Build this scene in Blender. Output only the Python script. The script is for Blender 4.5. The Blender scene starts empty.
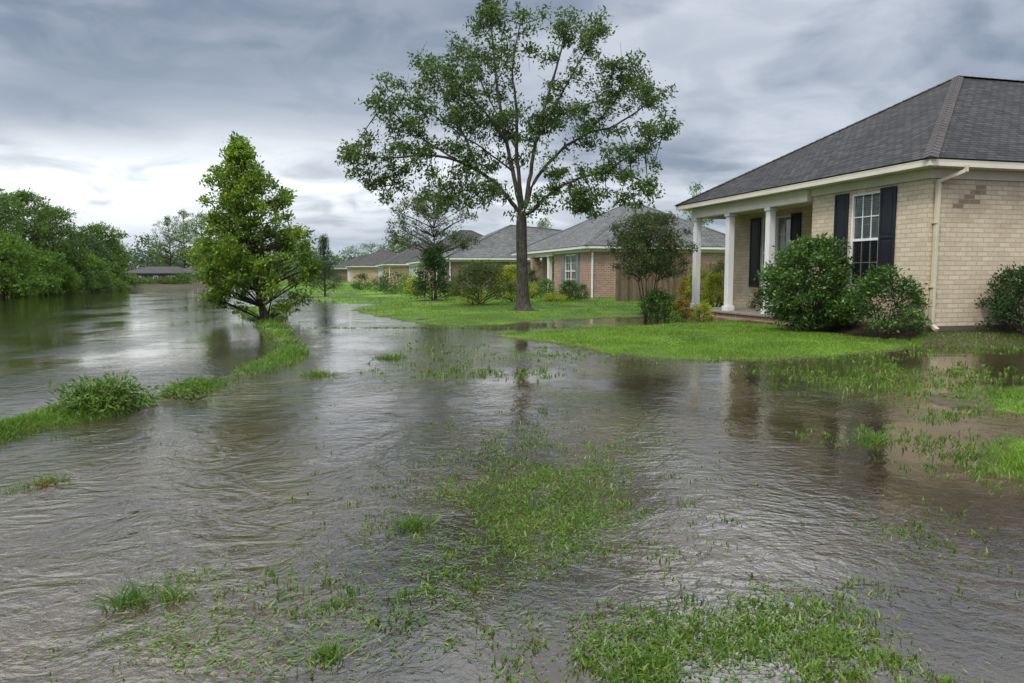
import bpy, math, random
import numpy as np
from mathutils import Vector, Matrix

scene = bpy.context.scene
COL = scene.collection
rng = np.random.default_rng(11)
R = math.radians

# ------------------------------------------------------------------ camera
F = 740.0
TH = math.atan(67.5 / F)
CH = 1.5
cam_d = bpy.data.cameras.new('camera')
cam = bpy.data.objects.new('camera', cam_d)
COL.objects.link(cam)
cam.location = (0, 0, CH)
cam.rotation_euler = (math.pi / 2 - TH, 0, 0)
cam_d.sensor_width = 36
cam_d.lens = F / 1024 * 36
cam_d.clip_start = 0.05
cam_d.clip_end = 6000
scene.camera = cam


def ray(px, py):
    px = np.asarray(px, float); py = np.asarray(py, float)
    a = (px - 512) / F; b = (341.5 - py) / F
    return np.stack([a, math.cos(TH) + math.sin(TH) * b, -math.sin(TH) + math.cos(TH) * b], -1)


def gp(px, py, z=0.0):
    """ground point (x, y) under a viewing direction at height z"""
    r = ray(px, py)
    t = (z - CH) / r[..., 2]
    return r[..., :2] * t[..., None]


def at(px, py, Y):
    r = ray(px, py)
    p = r * (Y / r[..., 1])[..., None] if np.ndim(px) else r * (Y / r[1])
    p = np.array(p); p[..., 2] += CH
    return p


# ------------------------------------------------------------------ materials
class NT:
    def __init__(s, name):
        s.m = bpy.data.materials.new(name); s.m.use_nodes = True
        s.t = s.m.node_tree; s.t.nodes.clear()
        s.out = s.t.nodes.new('ShaderNodeOutputMaterial')

    def n(s, kind, **kw):
        nd = s.t.nodes.new('ShaderNode' + kind)
        for k, v in kw.items():
            if k in nd.inputs.keys() and not hasattr(nd, k): s.set(nd, k, v)
            elif hasattr(nd, k): setattr(nd, k, v)
            else: s.set(nd, k.replace('_', ' '), v)
        return nd

    def set(s, nd, k, v):
        sock = nd.inputs[k]
        if hasattr(v, 'is_output') or isinstance(v, bpy.types.NodeSocket): s.t.links.new(v, sock)
        else:
            if sock.type == 'RGBA' and len(v) == 3: v = (*v, 1)
            sock.default_value = v

    def l(s, a, b): s.t.links.new(a, b)

    def noise(s, vec, scale, detail=3, rough=.55, dist=0):
        nd = s.n('TexNoise')
        if vec is not None: s.l(vec, nd.inputs['Vector'])
        nd.inputs['Scale'].default_value = scale; nd.inputs['Detail'].default_value = detail
        nd.inputs['Roughness'].default_value = rough; nd.inputs['Distortion'].default_value = dist
        return nd.outputs['Fac']

    def mix(s, f, a, b, blend='MIX'):
        nd = s.t.nodes.new('ShaderNodeMix'); nd.data_type = 'RGBA'; nd.blend_type = blend
        for i, v in ((0, f), (6, a), (7, b)):
            if isinstance(v, bpy.types.NodeSocket): s.l(v, nd.inputs[i])
            else:
                if i and len(v) == 3: v = (*v, 1)
                nd.inputs[i].default_value = v
        return nd.outputs[2]

    def math(s, op, a, b=0.0, c=0.0, clamp=False):
        nd = s.t.nodes.new('ShaderNodeMath'); nd.operation = op; nd.use_clamp = clamp
        for i, v in enumerate((a, b, c)):
            if isinstance(v, bpy.types.NodeSocket): s.l(v, nd.inputs[i])
            else: nd.inputs[i].default_value = v
        return nd.outputs[0]

    def ramp(s, f, lo, hi, a=0.0, b=1.0):
        nd = s.t.nodes.new('ShaderNodeMapRange'); nd.interpolation_type = 'SMOOTHSTEP'
        s.l(f, nd.inputs[0])
        for i, v in zip((1, 2, 3, 4), (lo, hi, a, b)): nd.inputs[i].default_value = v
        return nd.outputs[0]

    def mapping(s, vec, scale=(1, 1, 1), rot=(0, 0, 0), loc=(0, 0, 0)):
        nd = s.t.nodes.new('ShaderNodeMapping'); s.l(vec, nd.inputs[0])
        nd.inputs['Scale'].default_value = scale; nd.inputs['Rotation'].default_value = rot
        nd.inputs['Location'].default_value = loc
        return nd.outputs[0]

    def coord(s, which='Object'):
        return s.t.nodes.new('ShaderNodeTexCoord').outputs[which]

    def bump(s, h, strength=.5, dist=.01, normal=None):
        nd = s.t.nodes.new('ShaderNodeBump'); s.l(h, nd.inputs['Height'])
        if isinstance(strength, bpy.types.NodeSocket): s.l(strength, nd.inputs['Strength'])
        else: nd.inputs['Strength'].default_value = strength
        nd.inputs['Distance'].default_value = dist
        if normal is not None: s.l(normal, nd.inputs['Normal'])
        return nd.outputs[0]

    def pbr(s, col, rough=.6, normal=None, spec=.3, metal=0.0):
        p = s.t.nodes.new('ShaderNodeBsdfPrincipled')
        s.set(p, 'Base Color', col); s.set(p, 'Roughness', rough)
        p.inputs['Specular IOR Level'].default_value = spec
        p.inputs['Metallic'].default_value = metal
        if normal is not None: s.l(normal, p.inputs['Normal'])
        s.l(p.outputs[0], s.out.inputs[0])
        return s.m


def m_paint(name, col, rough=.45, vary=.12, dirt=(.2, .17, .12), amount=.25):
    t = NT(name); o = t.coord()
    n1 = t.noise(o, 1.7, 5, .6); n2 = t.noise(o, 11, 4, .6)
    c = t.mix(t.ramp(n1, .35, .75), col, tuple(x * (1 - vary) for x in col))
    c = t.mix(t.math('MULTIPLY', t.ramp(n2, .55, .8), amount), c, dirt)
    return t.pbr(c, rough, t.bump(n2, .08, .01))


def m_brick(name, c1, c2, mortar, stain, w=.36, h=.125, ms=.012):
    t = NT(name); uv = t.coord('UV')
    b = t.n('TexBrick'); t.l(uv, b.inputs['Vector'])
    b.inputs['Scale'].default_value = 1; b.inputs['Mortar Size'].default_value = ms
    b.inputs['Mortar Smooth'].default_value = .25; b.inputs['Bias'].default_value = -.1
    b.inputs['Brick Width'].default_value = w; b.inputs['Row Height'].default_value = h
    b.inputs['Color1'].default_value = (*c1, 1); b.inputs['Color2'].default_value = (*c2, 1)
    b.inputs['Mortar'].default_value = (*mortar, 1)
    o = t.coord()
    n1 = t.noise(o, .9, 6, .65); n2 = t.noise(o, 14, 4, .6); n3 = t.noise(o, 60, 3, .6)
    c = t.mix(t.math('MULTIPLY', t.ramp(n1, .45, .72), .6), b.outputs['Color'], stain)
    c = t.mix(t.math('MULTIPLY', t.ramp(n2, .5, .75), .3), c, stain)
    hgt = t.math('ADD', t.math('MULTIPLY', b.outputs['Fac'], -1.0), t.math('MULTIPLY', n3, .35))
    return t.pbr(c, .8, t.bump(hgt, .8, .012), .2)


def m_shingle(name, c1, c2, gap):
    t = NT(name); uv = t.coord('UV')
    wob = t.n('TexNoise'); t.l(uv, wob.inputs['Vector']); wob.inputs['Scale'].default_value = 3
    b = t.n('TexBrick'); t.l(uv, b.inputs['Vector'])
    b.offset_frequency = 2; b.offset = .37
    b.inputs['Scale'].default_value = 1; b.inputs['Mortar Size'].default_value = .017
    b.inputs['Mortar Smooth'].default_value = .3; b.inputs['Bias'].default_value = 0
    b.inputs['Brick Width'].default_value = .27; b.inputs['Row Height'].default_value = .14
    b.inputs['Color1'].default_value = (*c1, 1); b.inputs['Color2'].default_value = (*c2, 1)
    b.inputs['Mortar'].default_value = (*gap, 1)
    o = t.coord()
    n1 = t.noise(o, .6, 6, .6); n2 = t.noise(o, 9, 5, .7); n3 = t.noise(o, 90, 2, .7)
    c = t.mix(t.math('MULTIPLY', t.ramp(n1, .4, .7), .45), b.outputs['Color'], tuple(x * .72 for x in c1))
    c = t.mix(t.math('MULTIPLY', t.ramp(n2, .5, .75), .18), c, tuple(min(1, x * 1.5) for x in c2))
    # course lip: saw profile down each row
    sep = t.n('SeparateXYZ'); t.l(uv, sep.inputs[0])
    saw = t.math('FRACT', t.math('DIVIDE', sep.outputs[1], .14))
    hgt = t.math('SUBTRACT', t.math('SUBTRACT', t.math('MULTIPLY', n3, .5), saw), b.outputs['Fac'])
    return t.pbr(c, .85, t.bump(hgt, .7, .015), .2)


def m_leaf(name, ca, cb, cc=None, trans=.35, rough=.55):
    t = NT(name)
    g = t.n('NewGeometry'); rnd = g.outputs['Random Per Island']
    o = t.coord(); n = t.noise(o, .9, 3, .6)
    f = t.math('ADD', t.math('MULTIPLY', rnd, .6), t.math('MULTIPLY', t.ramp(n, .35, .68), .5), clamp=True)
    c = t.mix(f, ca, cb)
    if cc is not None: c = t.mix(t.ramp(rnd, .86, .9), c, cc)
    p = t.n('BsdfPrincipled'); t.l(c, p.inputs['Base Color'])
    p.inputs['Roughness'].default_value = rough; p.inputs['Specular IOR Level'].default_value = .35
    tr = t.n('BsdfTranslucent'); t.l(t.mix(.35, c, (.22, .30, .04)), tr.inputs[0])
    mx = t.n('MixShader'); mx.inputs[0].default_value = trans
    t.l(p.outputs[0], mx.inputs[1]); t.l(tr.outputs[0], mx.inputs[2])
    t.l(mx.outputs[0], t.out.inputs[0])
    return t.m


def m_bark(name, c1, c2, vert=6):
    t = NT(name); o = t.coord()
    v = t.mapping(o, (vert, vert, 1.1)); n = t.noise(v, 4, 6, .65, .6); n2 = t.noise(o, 2.2, 4)
    c = t.mix(t.ramp(n, .35, .68), c1, c2)
    c = t.mix(t.math('MULTIPLY', t.ramp(n2, .5, .7), .5), c, tuple(x * 1.5 + .02 for x in c2))
    return t.pbr(c, .9, t.bump(n, .9, .03), .15)


M = {}
M['white'] = m_paint('white_trim_paint', (.80, .79, .77), .45, .1)
M['cream'] = m_paint('cream_trim_paint', (.76, .70, .57), .45, .12)
M['frame'] = m_paint('white_window_vinyl', (.82, .82, .80), .35, .05, amount=.1)
M['shutter'] = m_paint('black_shutter_paint', (.018, .02, .026), .4, .3, (.06, .06, .06), .3)
M['shutter_blue'] = m_paint('blue_grey_shutter_paint', (.20, .235, .26), .5, .2)
M['brick_cream'] = m_brick('cream_brick', (.68, .56, .41), (.55, .44, .31), (.47, .40, .30), (.36, .28, .19), .30, .105, .011)
M['old_brick'] = m_paint('scuffed_brown_brick', (.34, .245, .17), .85, .4, (.2, .14, .1), .6)
M['brick_dark'] = m_brick('weathered_brown_brick', (.24, .15, .10), (.17, .10, .075), (.42, .35, .25), (.2, .13, .09))
M['brick_pink'] = m_brick('pinkish_brick', (.40, .24, .175), (.27, .155, .115), (.48, .40, .33), (.22, .14, .1), .28, .1)
M['brick_brown'] = m_brick('brown_brick', (.22, .15, .11), (.16, .10, .075), (.3, .24, .19), (.12, .08, .06), .28, .1)
M['brick_tan'] = m_brick('tan_brick', (.56, .40, .26), (.48, .32, .2), (.5, .4, .3), (.34, .24, .16), .28, .1)
M['roof_dark'] = m_shingle('dark_charcoal_shingle', (.027, .025, .026), (.072, .066, .066), (.010, .010, .011))
M['roof_cap'] = m_shingle('brown_ridge_shingle', (.080, .070, .066), (.105, .093, .088), (.04, .036, .035))
M['roof_grey'] = m_shingle('weathered_grey_shingle', (.095, .095, .095), (.185, .182, .176), (.045, .045, .045))
M['roof_brown'] = m_shingle('brown_black_shingle', (.060, .056, .054), (.105, .098, .094), (.025, .024, .023))
M['concrete'] = m_paint('damp_concrete', (.26, .23, .19), .75, .3, (.12, .1, .08), .5)
M['found'] = m_paint('dirty_foundation', (.13, .105, .08), .8, .3, (.06, .05, .035), .5)
M['tan_door'] = m_paint('tan_garage_paint', (.56, .39, .25), .5, .1)
M['dark_wall'] = m_paint('weathered_grey_boards', (.13, .125, .125), .7, .3)
M['pipe'] = m_paint('beige_downspout_paint', (.60, .52, .38), .4, .12)
M['bark'] = m_bark('grey_brown_bark', (.036, .032, .026), (.105, .094, .074))
M['bark_dark'] = m_bark('dark_wet_bark', (.03, .024, .018), (.09, .07, .05))
M['leaf_big'] = m_leaf('mid_green_leaves', (.015, .044, .008), (.075, .15, .022), (.14, .22, .045), .28)
M['leaf_bank'] = m_leaf('bright_green_leaves', (.030, .085, .010), (.20, .33, .024), (.34, .44, .04), .4)
M['leaf_dark'] = m_leaf('dark_evergreen_leaves', (.014, .042, .012), (.040, .095, .022), None, .25)
M['leaf_shrub'] = m_leaf('glossy_shrub_leaves', (.014, .042, .010), (.080, .17, .026), (.17, .29, .05), .28, .42)
M['leaf_wild'] = m_leaf('fresh_green_leaves', (.055, .13, .018), (.17, .30, .04), None, .45)
M['leaf_left'] = m_leaf('woodland_green_leaves', (.026, .075, .014), (.145, .26, .042), (.16, .23, .06), .32)
M['leaf_yellow'] = m_leaf('yellow_green_leaves', (.22, .28, .018), (.46, .48, .04), (.58, .48, .05), .5)
M['leaf_gold'] = m_leaf('golden_orange_leaves', (.16, .14, .012), (.38, .22, .03), (.42, .13, .04), .35)
M['leaf_olive'] = m_leaf('olive_leaves', (.05, .08, .018), (.13, .18, .035), (.17, .13, .05), .3)
M['leaf_myrtle'] = m_leaf('dusky_green_leaves', (.022, .050, .014), (.075, .115, .030), (.15, .075, .045), .3)
M['leaf_far'] = m_leaf('distant_wood_leaves', (.025, .06, .025), (.06, .11, .045), None, .3)
M['grass'] = m_leaf('wet_lawn_grass', (.055, .125, .010), (.165, .29, .020), (.27, .34, .05), .22, .5)
M['grass_wild'] = m_leaf('flooded_grass_blades', (.034, .095, .010), (.14, .25, .022), (.25, .31, .06), .32, .45)
M['weed'] = m_leaf('bank_weed_leaves', (.035, .095, .012), (.13, .25, .022), (.25, .32, .05), .35, .45)
M['reddish'] = m_leaf('dead_reddish_stalks', (.22, .07, .02), (.38, .14, .035), None, .2)


def m_glass():
    t = NT('window_glass')
    fr = t.n('Fresnel'); fr.inputs['IOR'].default_value = 1.5
    g = t.n('BsdfGlossy'); g.inputs['Roughness'].default_value = .02
    tr = t.n('BsdfTransparent'); tr.inputs[0].default_value = (.82, .86, .85, 1)
    mx = t.n('MixShader'); t.l(t.math('ADD', fr.outputs[0], .14), mx.inputs[0])
    t.l(tr.outputs[0], mx.inputs[1]); t.l(g.outputs[0], mx.inputs[2]); t.l(mx.outputs[0], t.out.inputs[0])
    return t.m


M['glass'] = m_glass()


def m_screen():
    t = NT('insect_screen_mesh'); d = t.n('BsdfDiffuse'); d.inputs[0].default_value = (.02, .022, .024, 1)
    tr = t.n('BsdfTransparent'); mx = t.n('MixShader'); mx.inputs[0].default_value = .6
    t.l(tr.outputs[0], mx.inputs[1]); t.l(d.outputs[0], mx.inputs[2]); t.l(mx.outputs[0], t.out.inputs[0])
    return t.m


M['screen'] = m_screen()


def m_wood():
    t = NT('weathered_fence_wood'); uv = t.coord('UV'); o = t.coord()
    sep = t.n('SeparateXYZ'); t.l(uv, sep.inputs[0])
    brd = t.math('FLOOR', t.math('DIVIDE', sep.outputs[0], .145))
    wn = t.n('TexWhiteNoise', noise_dimensions='1D'); t.l(brd, wn.inputs['W'])
    v = t.mapping(o, (9, 9, .8)); n = t.noise(v, 3, 5, .6, .5)
    c = t.mix(wn.outputs[0], (.15, .105, .072), (.27, .19, .13))
    c = t.mix(t.math('MULTIPLY', t.ramp(n, .4, .7), .6), c, (.07, .05, .036))
    return t.pbr(c, .85, t.bump(n, .5, .01), .15)


M['wood'] = m_wood()


def m_ground():
    t = NT('lawn_and_mud_ground')
    a = t.n('Attribute', attribute_name='lawn'); mu = t.n('Attribute', attribute_name='mulch')
    o = t.coord()
    n1 = t.noise(o, .35, 5, .6); n2 = t.noise(o, 7, 5, .7); n3 = t.noise(o, 45, 3, .7)
    g = t.mix(t.ramp(n1, .35, .68), (.050, .105, .010), (.13, .22, .018))
    g = t.mix(t.math('MULTIPLY', t.ramp(n2, .45, .75), .5), g, (.06, .12, .015))
    mud = t.mix(t.ramp(n2, .35, .7), (.050, .042, .026), (.095, .078, .048))
    edge = t.math('ADD', a.outputs['Fac'], t.math('MULTIPLY', t.math('SUBTRACT', n2, .5), .9))
    c = t.mix(t.ramp(edge, .35, .65), mud, g)
    ml = t.mix(t.ramp(n3, .4, .65), (.022, .015, .010), (.065, .045, .03))
    me = t.math('ADD', mu.outputs['Fac'], t.math('MULTIPLY', t.math('SUBTRACT', n2, .5), .8))
    c = t.mix(t.ramp(me, .4, .6), c, ml)
    h = t.math('ADD', n2, t.math('MULTIPLY', n3, .4))
    return t.pbr(c, .85, t.bump(h, .7, .03), .2)


def m_water():
    t = NT('muddy_flood_water')
    o = t.coord()
    # broad areas: calm / turbulent
    turb = t.ramp(t.noise(t.mapping(o, (.7, .35, 1), (0, 0, .25)), .6, 3, .5), .36, .64)
    small = t.noise(t.mapping(o, (1, 1.12, 1), (0, 0, .45)), 12.5, 2, .55, .9)
    mid = t.noise(t.mapping(o, (1, 1.1, 1), (0, 0, -.5)), 4.2, 4, .6, 1.4)
    fine = t.noise(t.mapping(o, (1, 1.25, 1), (0, 0, .9)), 26, 2, .5, .5)
    swell = t.noise(t.mapping(o, (.6, 1.2, 1), (0, 0, .15)), .8, 3, .5, .6)
    # the current over the lost lawn is rough on the left, sheltered by the houses on the right
    sp = t.n('SeparateXYZ'); t.l(o, sp.inputs[0])
    edge = t.math('ADD', sp.outputs[0], t.math('MULTIPLY', turb, -2.2))
    rough = t.math('MULTIPLY', t.ramp(edge, 1.0, -2.5, .30, 1.0), t.ramp(t.math('ADD', sp.outputs[1], t.math('MULTIPLY', sp.outputs[0], -.9)), 19, 11, .3, 1.0))
    eddy = t.noise(t.mapping(o, (1, 1.2, 1), (0, 0, .3)), 1.7, 4, .5, 2.6)
    h = t.math('ADD', t.math('MULTIPLY', small, .0090), t.math('MULTIPLY', fine, .0026))
    h = t.math('MULTIPLY', h, t.math('ADD', t.math('MULTIPLY', turb, 1.0), .16))
    h = t.math('ADD', h, t.math('MULTIPLY', mid, t.math('MULTIPLY', t.math('ADD', t.math('MULTIPLY', turb, .020), .006), t.math('ADD', rough, .15))))
    h = t.math('ADD', h, t.math('MULTIPLY', eddy, t.math('MULTIPLY', rough, t.math('ADD', t.math('MULTIPLY', turb, .052), .008))))
    h = t.math('ADD', h, t.math('MULTIPLY', swell, .016))
    h = t.math('MULTIPLY', h, t.ramp(sp.outputs[0], -6.8, -4.6, .45, .62))   # the deep river runs smoother
    nrm = t.bump(h, 1.0, 1.0)
    silt = t.noise(t.mapping(o, (.6, .35, 1), (0, 0, .4)), .8, 5, .6, .8)
    c = t.mix(t.ramp(silt, .35, .7), (.034, .025, .014), (.125, .085, .047))
    d = t.n('BsdfDiffuse'); t.l(c, d.inputs[0])
    tr = t.n('BsdfTransparent'); tr.inputs[0].default_value = (.80, .74, .62, 1)
    under = t.n('MixShader'); under.inputs[0].default_value = .45
    t.l(d.outputs[0], under.inputs[1]); t.l(tr.outputs[0], under.inputs[2])
    fr = t.n('Fresnel'); fr.inputs['IOR'].default_value = 1.75; t.l(nrm, fr.inputs['Normal'])
    g = t.n('BsdfGlossy'); g.inputs['Roughness'].default_value = .04; t.l(nrm, g.inputs['Normal'])
    g.inputs[0].default_value = (.96, .94, .90, 1)
    mx = t.n('MixShader'); t.l(t.math('MULTIPLY', fr.outputs[0], 1.22, clamp=True), mx.inputs[0])
    t.l(under.outputs[0], mx.inputs[1]); t.l(g.outputs[0], mx.inputs[2]); t.l(mx.outputs[0], t.out.inputs[0])
    return t.m


# ------------------------------------------------------------------ object helpers
def link(o, parent=None):
    COL.objects.link(o)
    if parent is not None: o.parent = parent
    return o


def tag(o, label=None, cat=None, group=None, kind=None):
    if label: o['label'] = label
    if cat: o['category'] = cat
    if group: o['group'] = group
    if kind: o['kind'] = kind
    return o


def empty(name, loc, rz=0, label=None, cat=None, group=None):
    o = bpy.data.objects.new(name, None); o.empty_display_size = .2
    o.location = loc; o.rotation_euler = (0, 0, rz); link(o)
    return tag(o, label, cat, group)


def mesh_np(name, V, Fq, mat, parent=None, smooth=False, attrs=None):
    """numpy mesh; Fq is (n,k) with constant k"""
    me = bpy.data.meshes.new(name)
    V = np.ascontiguousarray(V, np.float32); Fq = np.ascontiguousarray(Fq, np.int32)
    k = Fq.shape[1]
    me.vertices.add(len(V)); me.vertices.foreach_set('co', V.ravel())
    me.loops.add(Fq.size); me.loops.foreach_set('vertex_index', Fq.ravel())
    me.polygons.add(len(Fq)); me.polygons.foreach_set('loop_start', np.arange(0, Fq.size, k, dtype=np.int32))
    if attrs:
        for an, av in attrs.items():
            at_ = me.attributes.new(an, 'FLOAT', 'POINT'); at_.data.foreach_set('value', np.asarray(av, np.float32))
    me.update(calc_edges=True)
    if smooth: me.polygons.foreach_set('use_smooth', np.ones(len(Fq), bool))
    me.materials.append(mat)
    return link(bpy.data.objects.new(name, me), parent)


class MB:
    def __init__(s): s.v = []; s.f = []; s.uv = []

    def face(s, pts, uv=None):
        i = len(s.v); pts = [Vector(p) for p in pts]; s.v += [tuple(p) for p in pts]
        s.f.append(list(range(i, i + len(pts))))
        if uv is None:
            n = (pts[1] - pts[0]).cross(pts[2] - pts[0])
            ax = max(range(3), key=lambda k: abs(n[k]))
            uv = [(p[1], p[2]) if ax == 0 else (p[0], p[2]) if ax == 1 else (p[0], p[1]) for p in pts]
        s.uv += uv

    def box(s, x0, x1, y0, y1, z0, z1):
        p = lambda a, b, c: ((x0, x1)[a], (y0, y1)[b], (z0, z1)[c])
        for q in (((0,0,0),(0,0,1),(0,1,1),(0,1,0)), ((1,0,0),(1,1,0),(1,1,1),(1,0,1)),
                  ((0,0,0),(1,0,0),(1,0,1),(0,0,1)), ((0,1,0),(0,1,1),(1,1,1),(1,1,0)),
                  ((0,0,0),(0,1,0),(1,1,0),(1,0,0)), ((0,0,1),(1,0,1),(1,1,1),(0,1,1))):
            s.face([p(*c) for c in q])
        return s

    def slope(s, pts):
        """roof face: first edge is the eave"""
        P = [Vector(p) for p in pts]; e = (P[1] - P[0]).normalized()
        n = e.cross(P[2] - P[0]).normalized(); sl = n.cross(e)
        s.face(pts, [((p - P[0]).dot(e), (p - P[0]).dot(sl)) for p in P])

    def tube(s, pts, rad, k=8, cap=True):
        P = [Vector(p) for p in pts]; rings = []
        for i, p in enumerate(P):
            d = (P[min(i + 1, len(P) - 1)] - P[max(i - 1, 0)]).normalized()
            a = d.cross(Vector((0.13, .31, .94)) if abs(d.z) < .9 else Vector((1, .1, 0))).normalized(); b = d.cross(a)
            r = rad[i] if hasattr(rad, '__len__') else rad
            base = len(s.v)
            s.v += [tuple(p + (a * math.cos(2*math.pi*j/k) + b * math.sin(2*math.pi*j/k)) * r) for j in range(k)]
            rings.append(base)
        for i in range(len(rings) - 1):
            for j in range(k):
                q = [rings[i] + j, rings[i] + (j + 1) % k, rings[i+1] + (j + 1) % k, rings[i+1] + j]
                s.f.append(q); s.uv += [(0, 0)] * 4
        if cap:
            for b0 in (rings[0], rings[-1]):
                s.f.append([b0 + j for j in range(k)]); s.uv += [(0, 0)] * k
        return s

    def build(s, name, mat, parent=None, bevel=0, solid=0, smooth=False):
        me = bpy.data.meshes.new(name); me.from_pydata(s.v, [], s.f)
        u = me.uv_layers.new(name='UVMap'); u.data.foreach_set('uv', np.array(s.uv, np.float32).ravel())
        me.materials.append(mat); o = link(bpy.data.objects.new(name, me), parent)
        import bmesh
        bm = bmesh.new(); bm.from_mesh(me)
        if bevel or smooth: bmesh.ops.remove_doubles(bm, verts=bm.verts, dist=1e-5)
        bmesh.ops.recalc_face_normals(bm, faces=bm.faces) if not solid else None
        bm.to_mesh(me); bm.free()
        if smooth: me.polygons.foreach_set('use_smooth', np.ones(len(me.polygons), bool))
        if bevel:
            b = o.modifiers.new('bevel', 'BEVEL'); b.width = bevel; b.segments = 2; b.limit_method = 'ANGLE'
        if solid:
            b = o.modifiers.new('solid', 'SOLIDIFY'); b.thickness = solid; b.offset = -1
        return o


# ------------------------------------------------------------------ terrain
def poly(*pts):
    p = np.array(pts, float); return gp(p[:, 0], p[:, 1])


def sdf(P, pl):
    """signed distance, positive inside"""
    d2 = np.full(len(P), 1e18); ins = np.zeros(len(P), bool)
    for i in range(len(pl)):
        a, b = pl[i], pl[(i + 1) % len(pl)]
        e = b - a; w = P - a
        t = np.clip((w @ e) / max(e @ e, 1e-9), 0, 1)
        q = w - t[:, None] * e
        d2 = np.minimum(d2, (q * q).sum(1))
        c = (a[1] > P[:, 1]) != (b[1] > P[:, 1])
        xi = a[0] + (P[:, 1] - a[1]) * e[0] / (e[1] if abs(e[1]) > 1e-9 else 1e-9)
        ins ^= c & (P[:, 0] < xi)
    return np.where(ins, 1, -1) * np.sqrt(d2)


def vnoise(P, f, seed=0):
    """cheap smooth noise from summed sines"""
    r = np.random.default_rng(seed); s = 0
    for k in range(7):
        a = r.uniform(0, 6.28); ff = f * r.uniform(.6, 1.7)
        s = s + np.sin((P[:, 0] * math.cos(a) + P[:, 1] * math.sin(a)) * ff + r.uniform(0, 6.28))
    return s / 7 ** .5 / 1.4


PX = {
    'main': [(283,290.2),(300,294),(312,299),(345,303.5),(388,304.5),(356,308),(356,311),(372,315.5),(405,321.5),(445,325.5),(495,325),(530,322),(575,319),(620,317.5),
             (655,318),(690,318.5),(720,320),(790,320),(1300,322),(1300,283),(560,281.5),(420,281.5),(300,281.5),(270,284)],
    'front': [(503,336),(545,331),(600,327.5),(655,324.5),(700,323),(740,321),(800,324),(870,328),(960,328),(1250,328),(1250,339),(1060,339),(1010,339.5),(960,341),(925,345),
              (900,350),(830,357),(760,360.5),(700,361),(650,358),(600,352),(560,345),(525,340)],
    'levee': [(-140,452),(-40,436),(0,428),(40,418),(80,407),(105,399),(140,397),(158,402),(165,396),(200,384),(230,375),(260,363),(281,353),(274,340),(262,327),(248,318),(236,310),(262,307),
              (283,319),(287,332),(296,345),(304,352),(295,360),(262,371),(225,382),(190,396),(160,404.5),(120,412),(80,419),(30,434),(0,442),(-40,452),(-140,470)],
    'patch': [(940,394),(975,390),(1024,386),(1200,384),(1200,428),(1060,420),(1010,416),(970,408)],
    'corner': [(985,448),(1010,440),(1060,436),(1200,430),(1200,500),(1060,486),(1010,477),(985,466)],
}
LAWN = {k: poly(*v) for k, v in PX.items()}
LAWN['far'] = np.array([gp(*p) for p in [(270,286.2),(240,288),(200,288),(135,289),(100,291),(50,294),(0,295.8),(-100,298),(-400,304)]] + [(-80, 20), (-900, 20), (-900, 900), (900, 900), (900, 130), (30, 110)])
TOP = {'main': (.055, .12), 'front': (.07, .08), 'levee': (.20, .06), 'patch': (.02, .014), 'corner': (.03, .018), 'far': (.12, .35)}
HOLES = [((338,295.8),(48,1.5)), ((372,298.6),(34,1.0)), ((600,321.5),(55,2.2))]

H1C = np.array([9.219, 15.967]); H1A = R(14.5)
H1V = np.array([math.cos(H1A), math.sin(H1A)]); H1U = np.array([-math.sin(H1A), math.cos(H1A)])


def H(P):
    P = np.asarray(P, float)
    dist = np.hypot(P[:, 0], P[:, 1])
    z = -.115 + .03 * vnoise(P, 1.3, 3) + .012 * vnoise(P, 5, 4)
    rough = .035 * vnoise(P, 2.1, 5) + .03 * vnoise(P, 6.5, 6)
    lawn = np.zeros(len(P))
    for k, pl in LAWN.items():
        s = sdf(P, pl)
        s = s + np.clip(dist / 12, .35, 2.5) * rough * (6.5 if k in ('patch', 'corner') else 2.6)
        sl, tp = TOP[k]
        if k == 'levee': s = s + .02
        h = np.where(s > 0, np.minimum(.004 + s * sl, tp), np.maximum(s * .14, -.13))
        if k == 'main': h = np.where(s > 0, h + .15 * np.clip((s - 3) / 12, 0, 1), h)
        h = h + np.where(s > .1, .008 * vnoise(P, 2.5, 8), 0)
        if k in ('patch', 'corner'): lawn_s = np.where(P[:, 0] / np.maximum(P[:, 1], .1) < .66, np.minimum(s, .02), s)
        else: lawn_s = s
        if k == 'far': lawn_s = np.where(P[:, 0] < -12, np.minimum(s, .06), s)
        z = np.maximum(z, h); lawn = np.maximum(lawn, np.clip((lawn_s - .12) / .35 + .5, 0, 1))
    for (c, r) in HOLES:
        a = gp(*c); ex = gp(c[0] + r[0], c[1])[0] - a[0]; ey = (gp(c[0], c[1] - r[1])[1] - gp(c[0], c[1] + r[1])[1]) / 2
        q = ((P[:, 0] - a[0]) / ex) ** 2 + ((P[:, 1] - a[1]) / ey) ** 2 + .5 * vnoise(P, .8, 9)
        w = np.clip((1.25 - q) * 2, 0, 1)
        z = z * (1 - w) + (-.05) * w; lawn = lawn * (1 - w)
    # raised bed round the near house
    L = P - H1C; x = L @ H1V; y = L @ H1U
    out = np.hypot(np.maximum(np.maximum(-x, x - 16), 0), np.maximum(np.maximum(-y, y - 11), 0))
    top = np.interp(y, [-1, 2, 6, 11], [.25, .22, .06, .06])
    hp = top - np.maximum(out - .15, 0) * np.where(y < .3, .42, .24)
    hp = np.where(hp > -.2, hp, -1)
    z = np.maximum(z, hp)
    return z, lawn, np.clip((np.where(y < .2, .28, .85) + .2 * vnoise(P, 1.6, 12) - out) / .2 + .5, 0, 1)


def hz(x, y): return float(H(np.array([[x, y]]))[0][0])


MULCH = []   # (x, y, radius)


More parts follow.
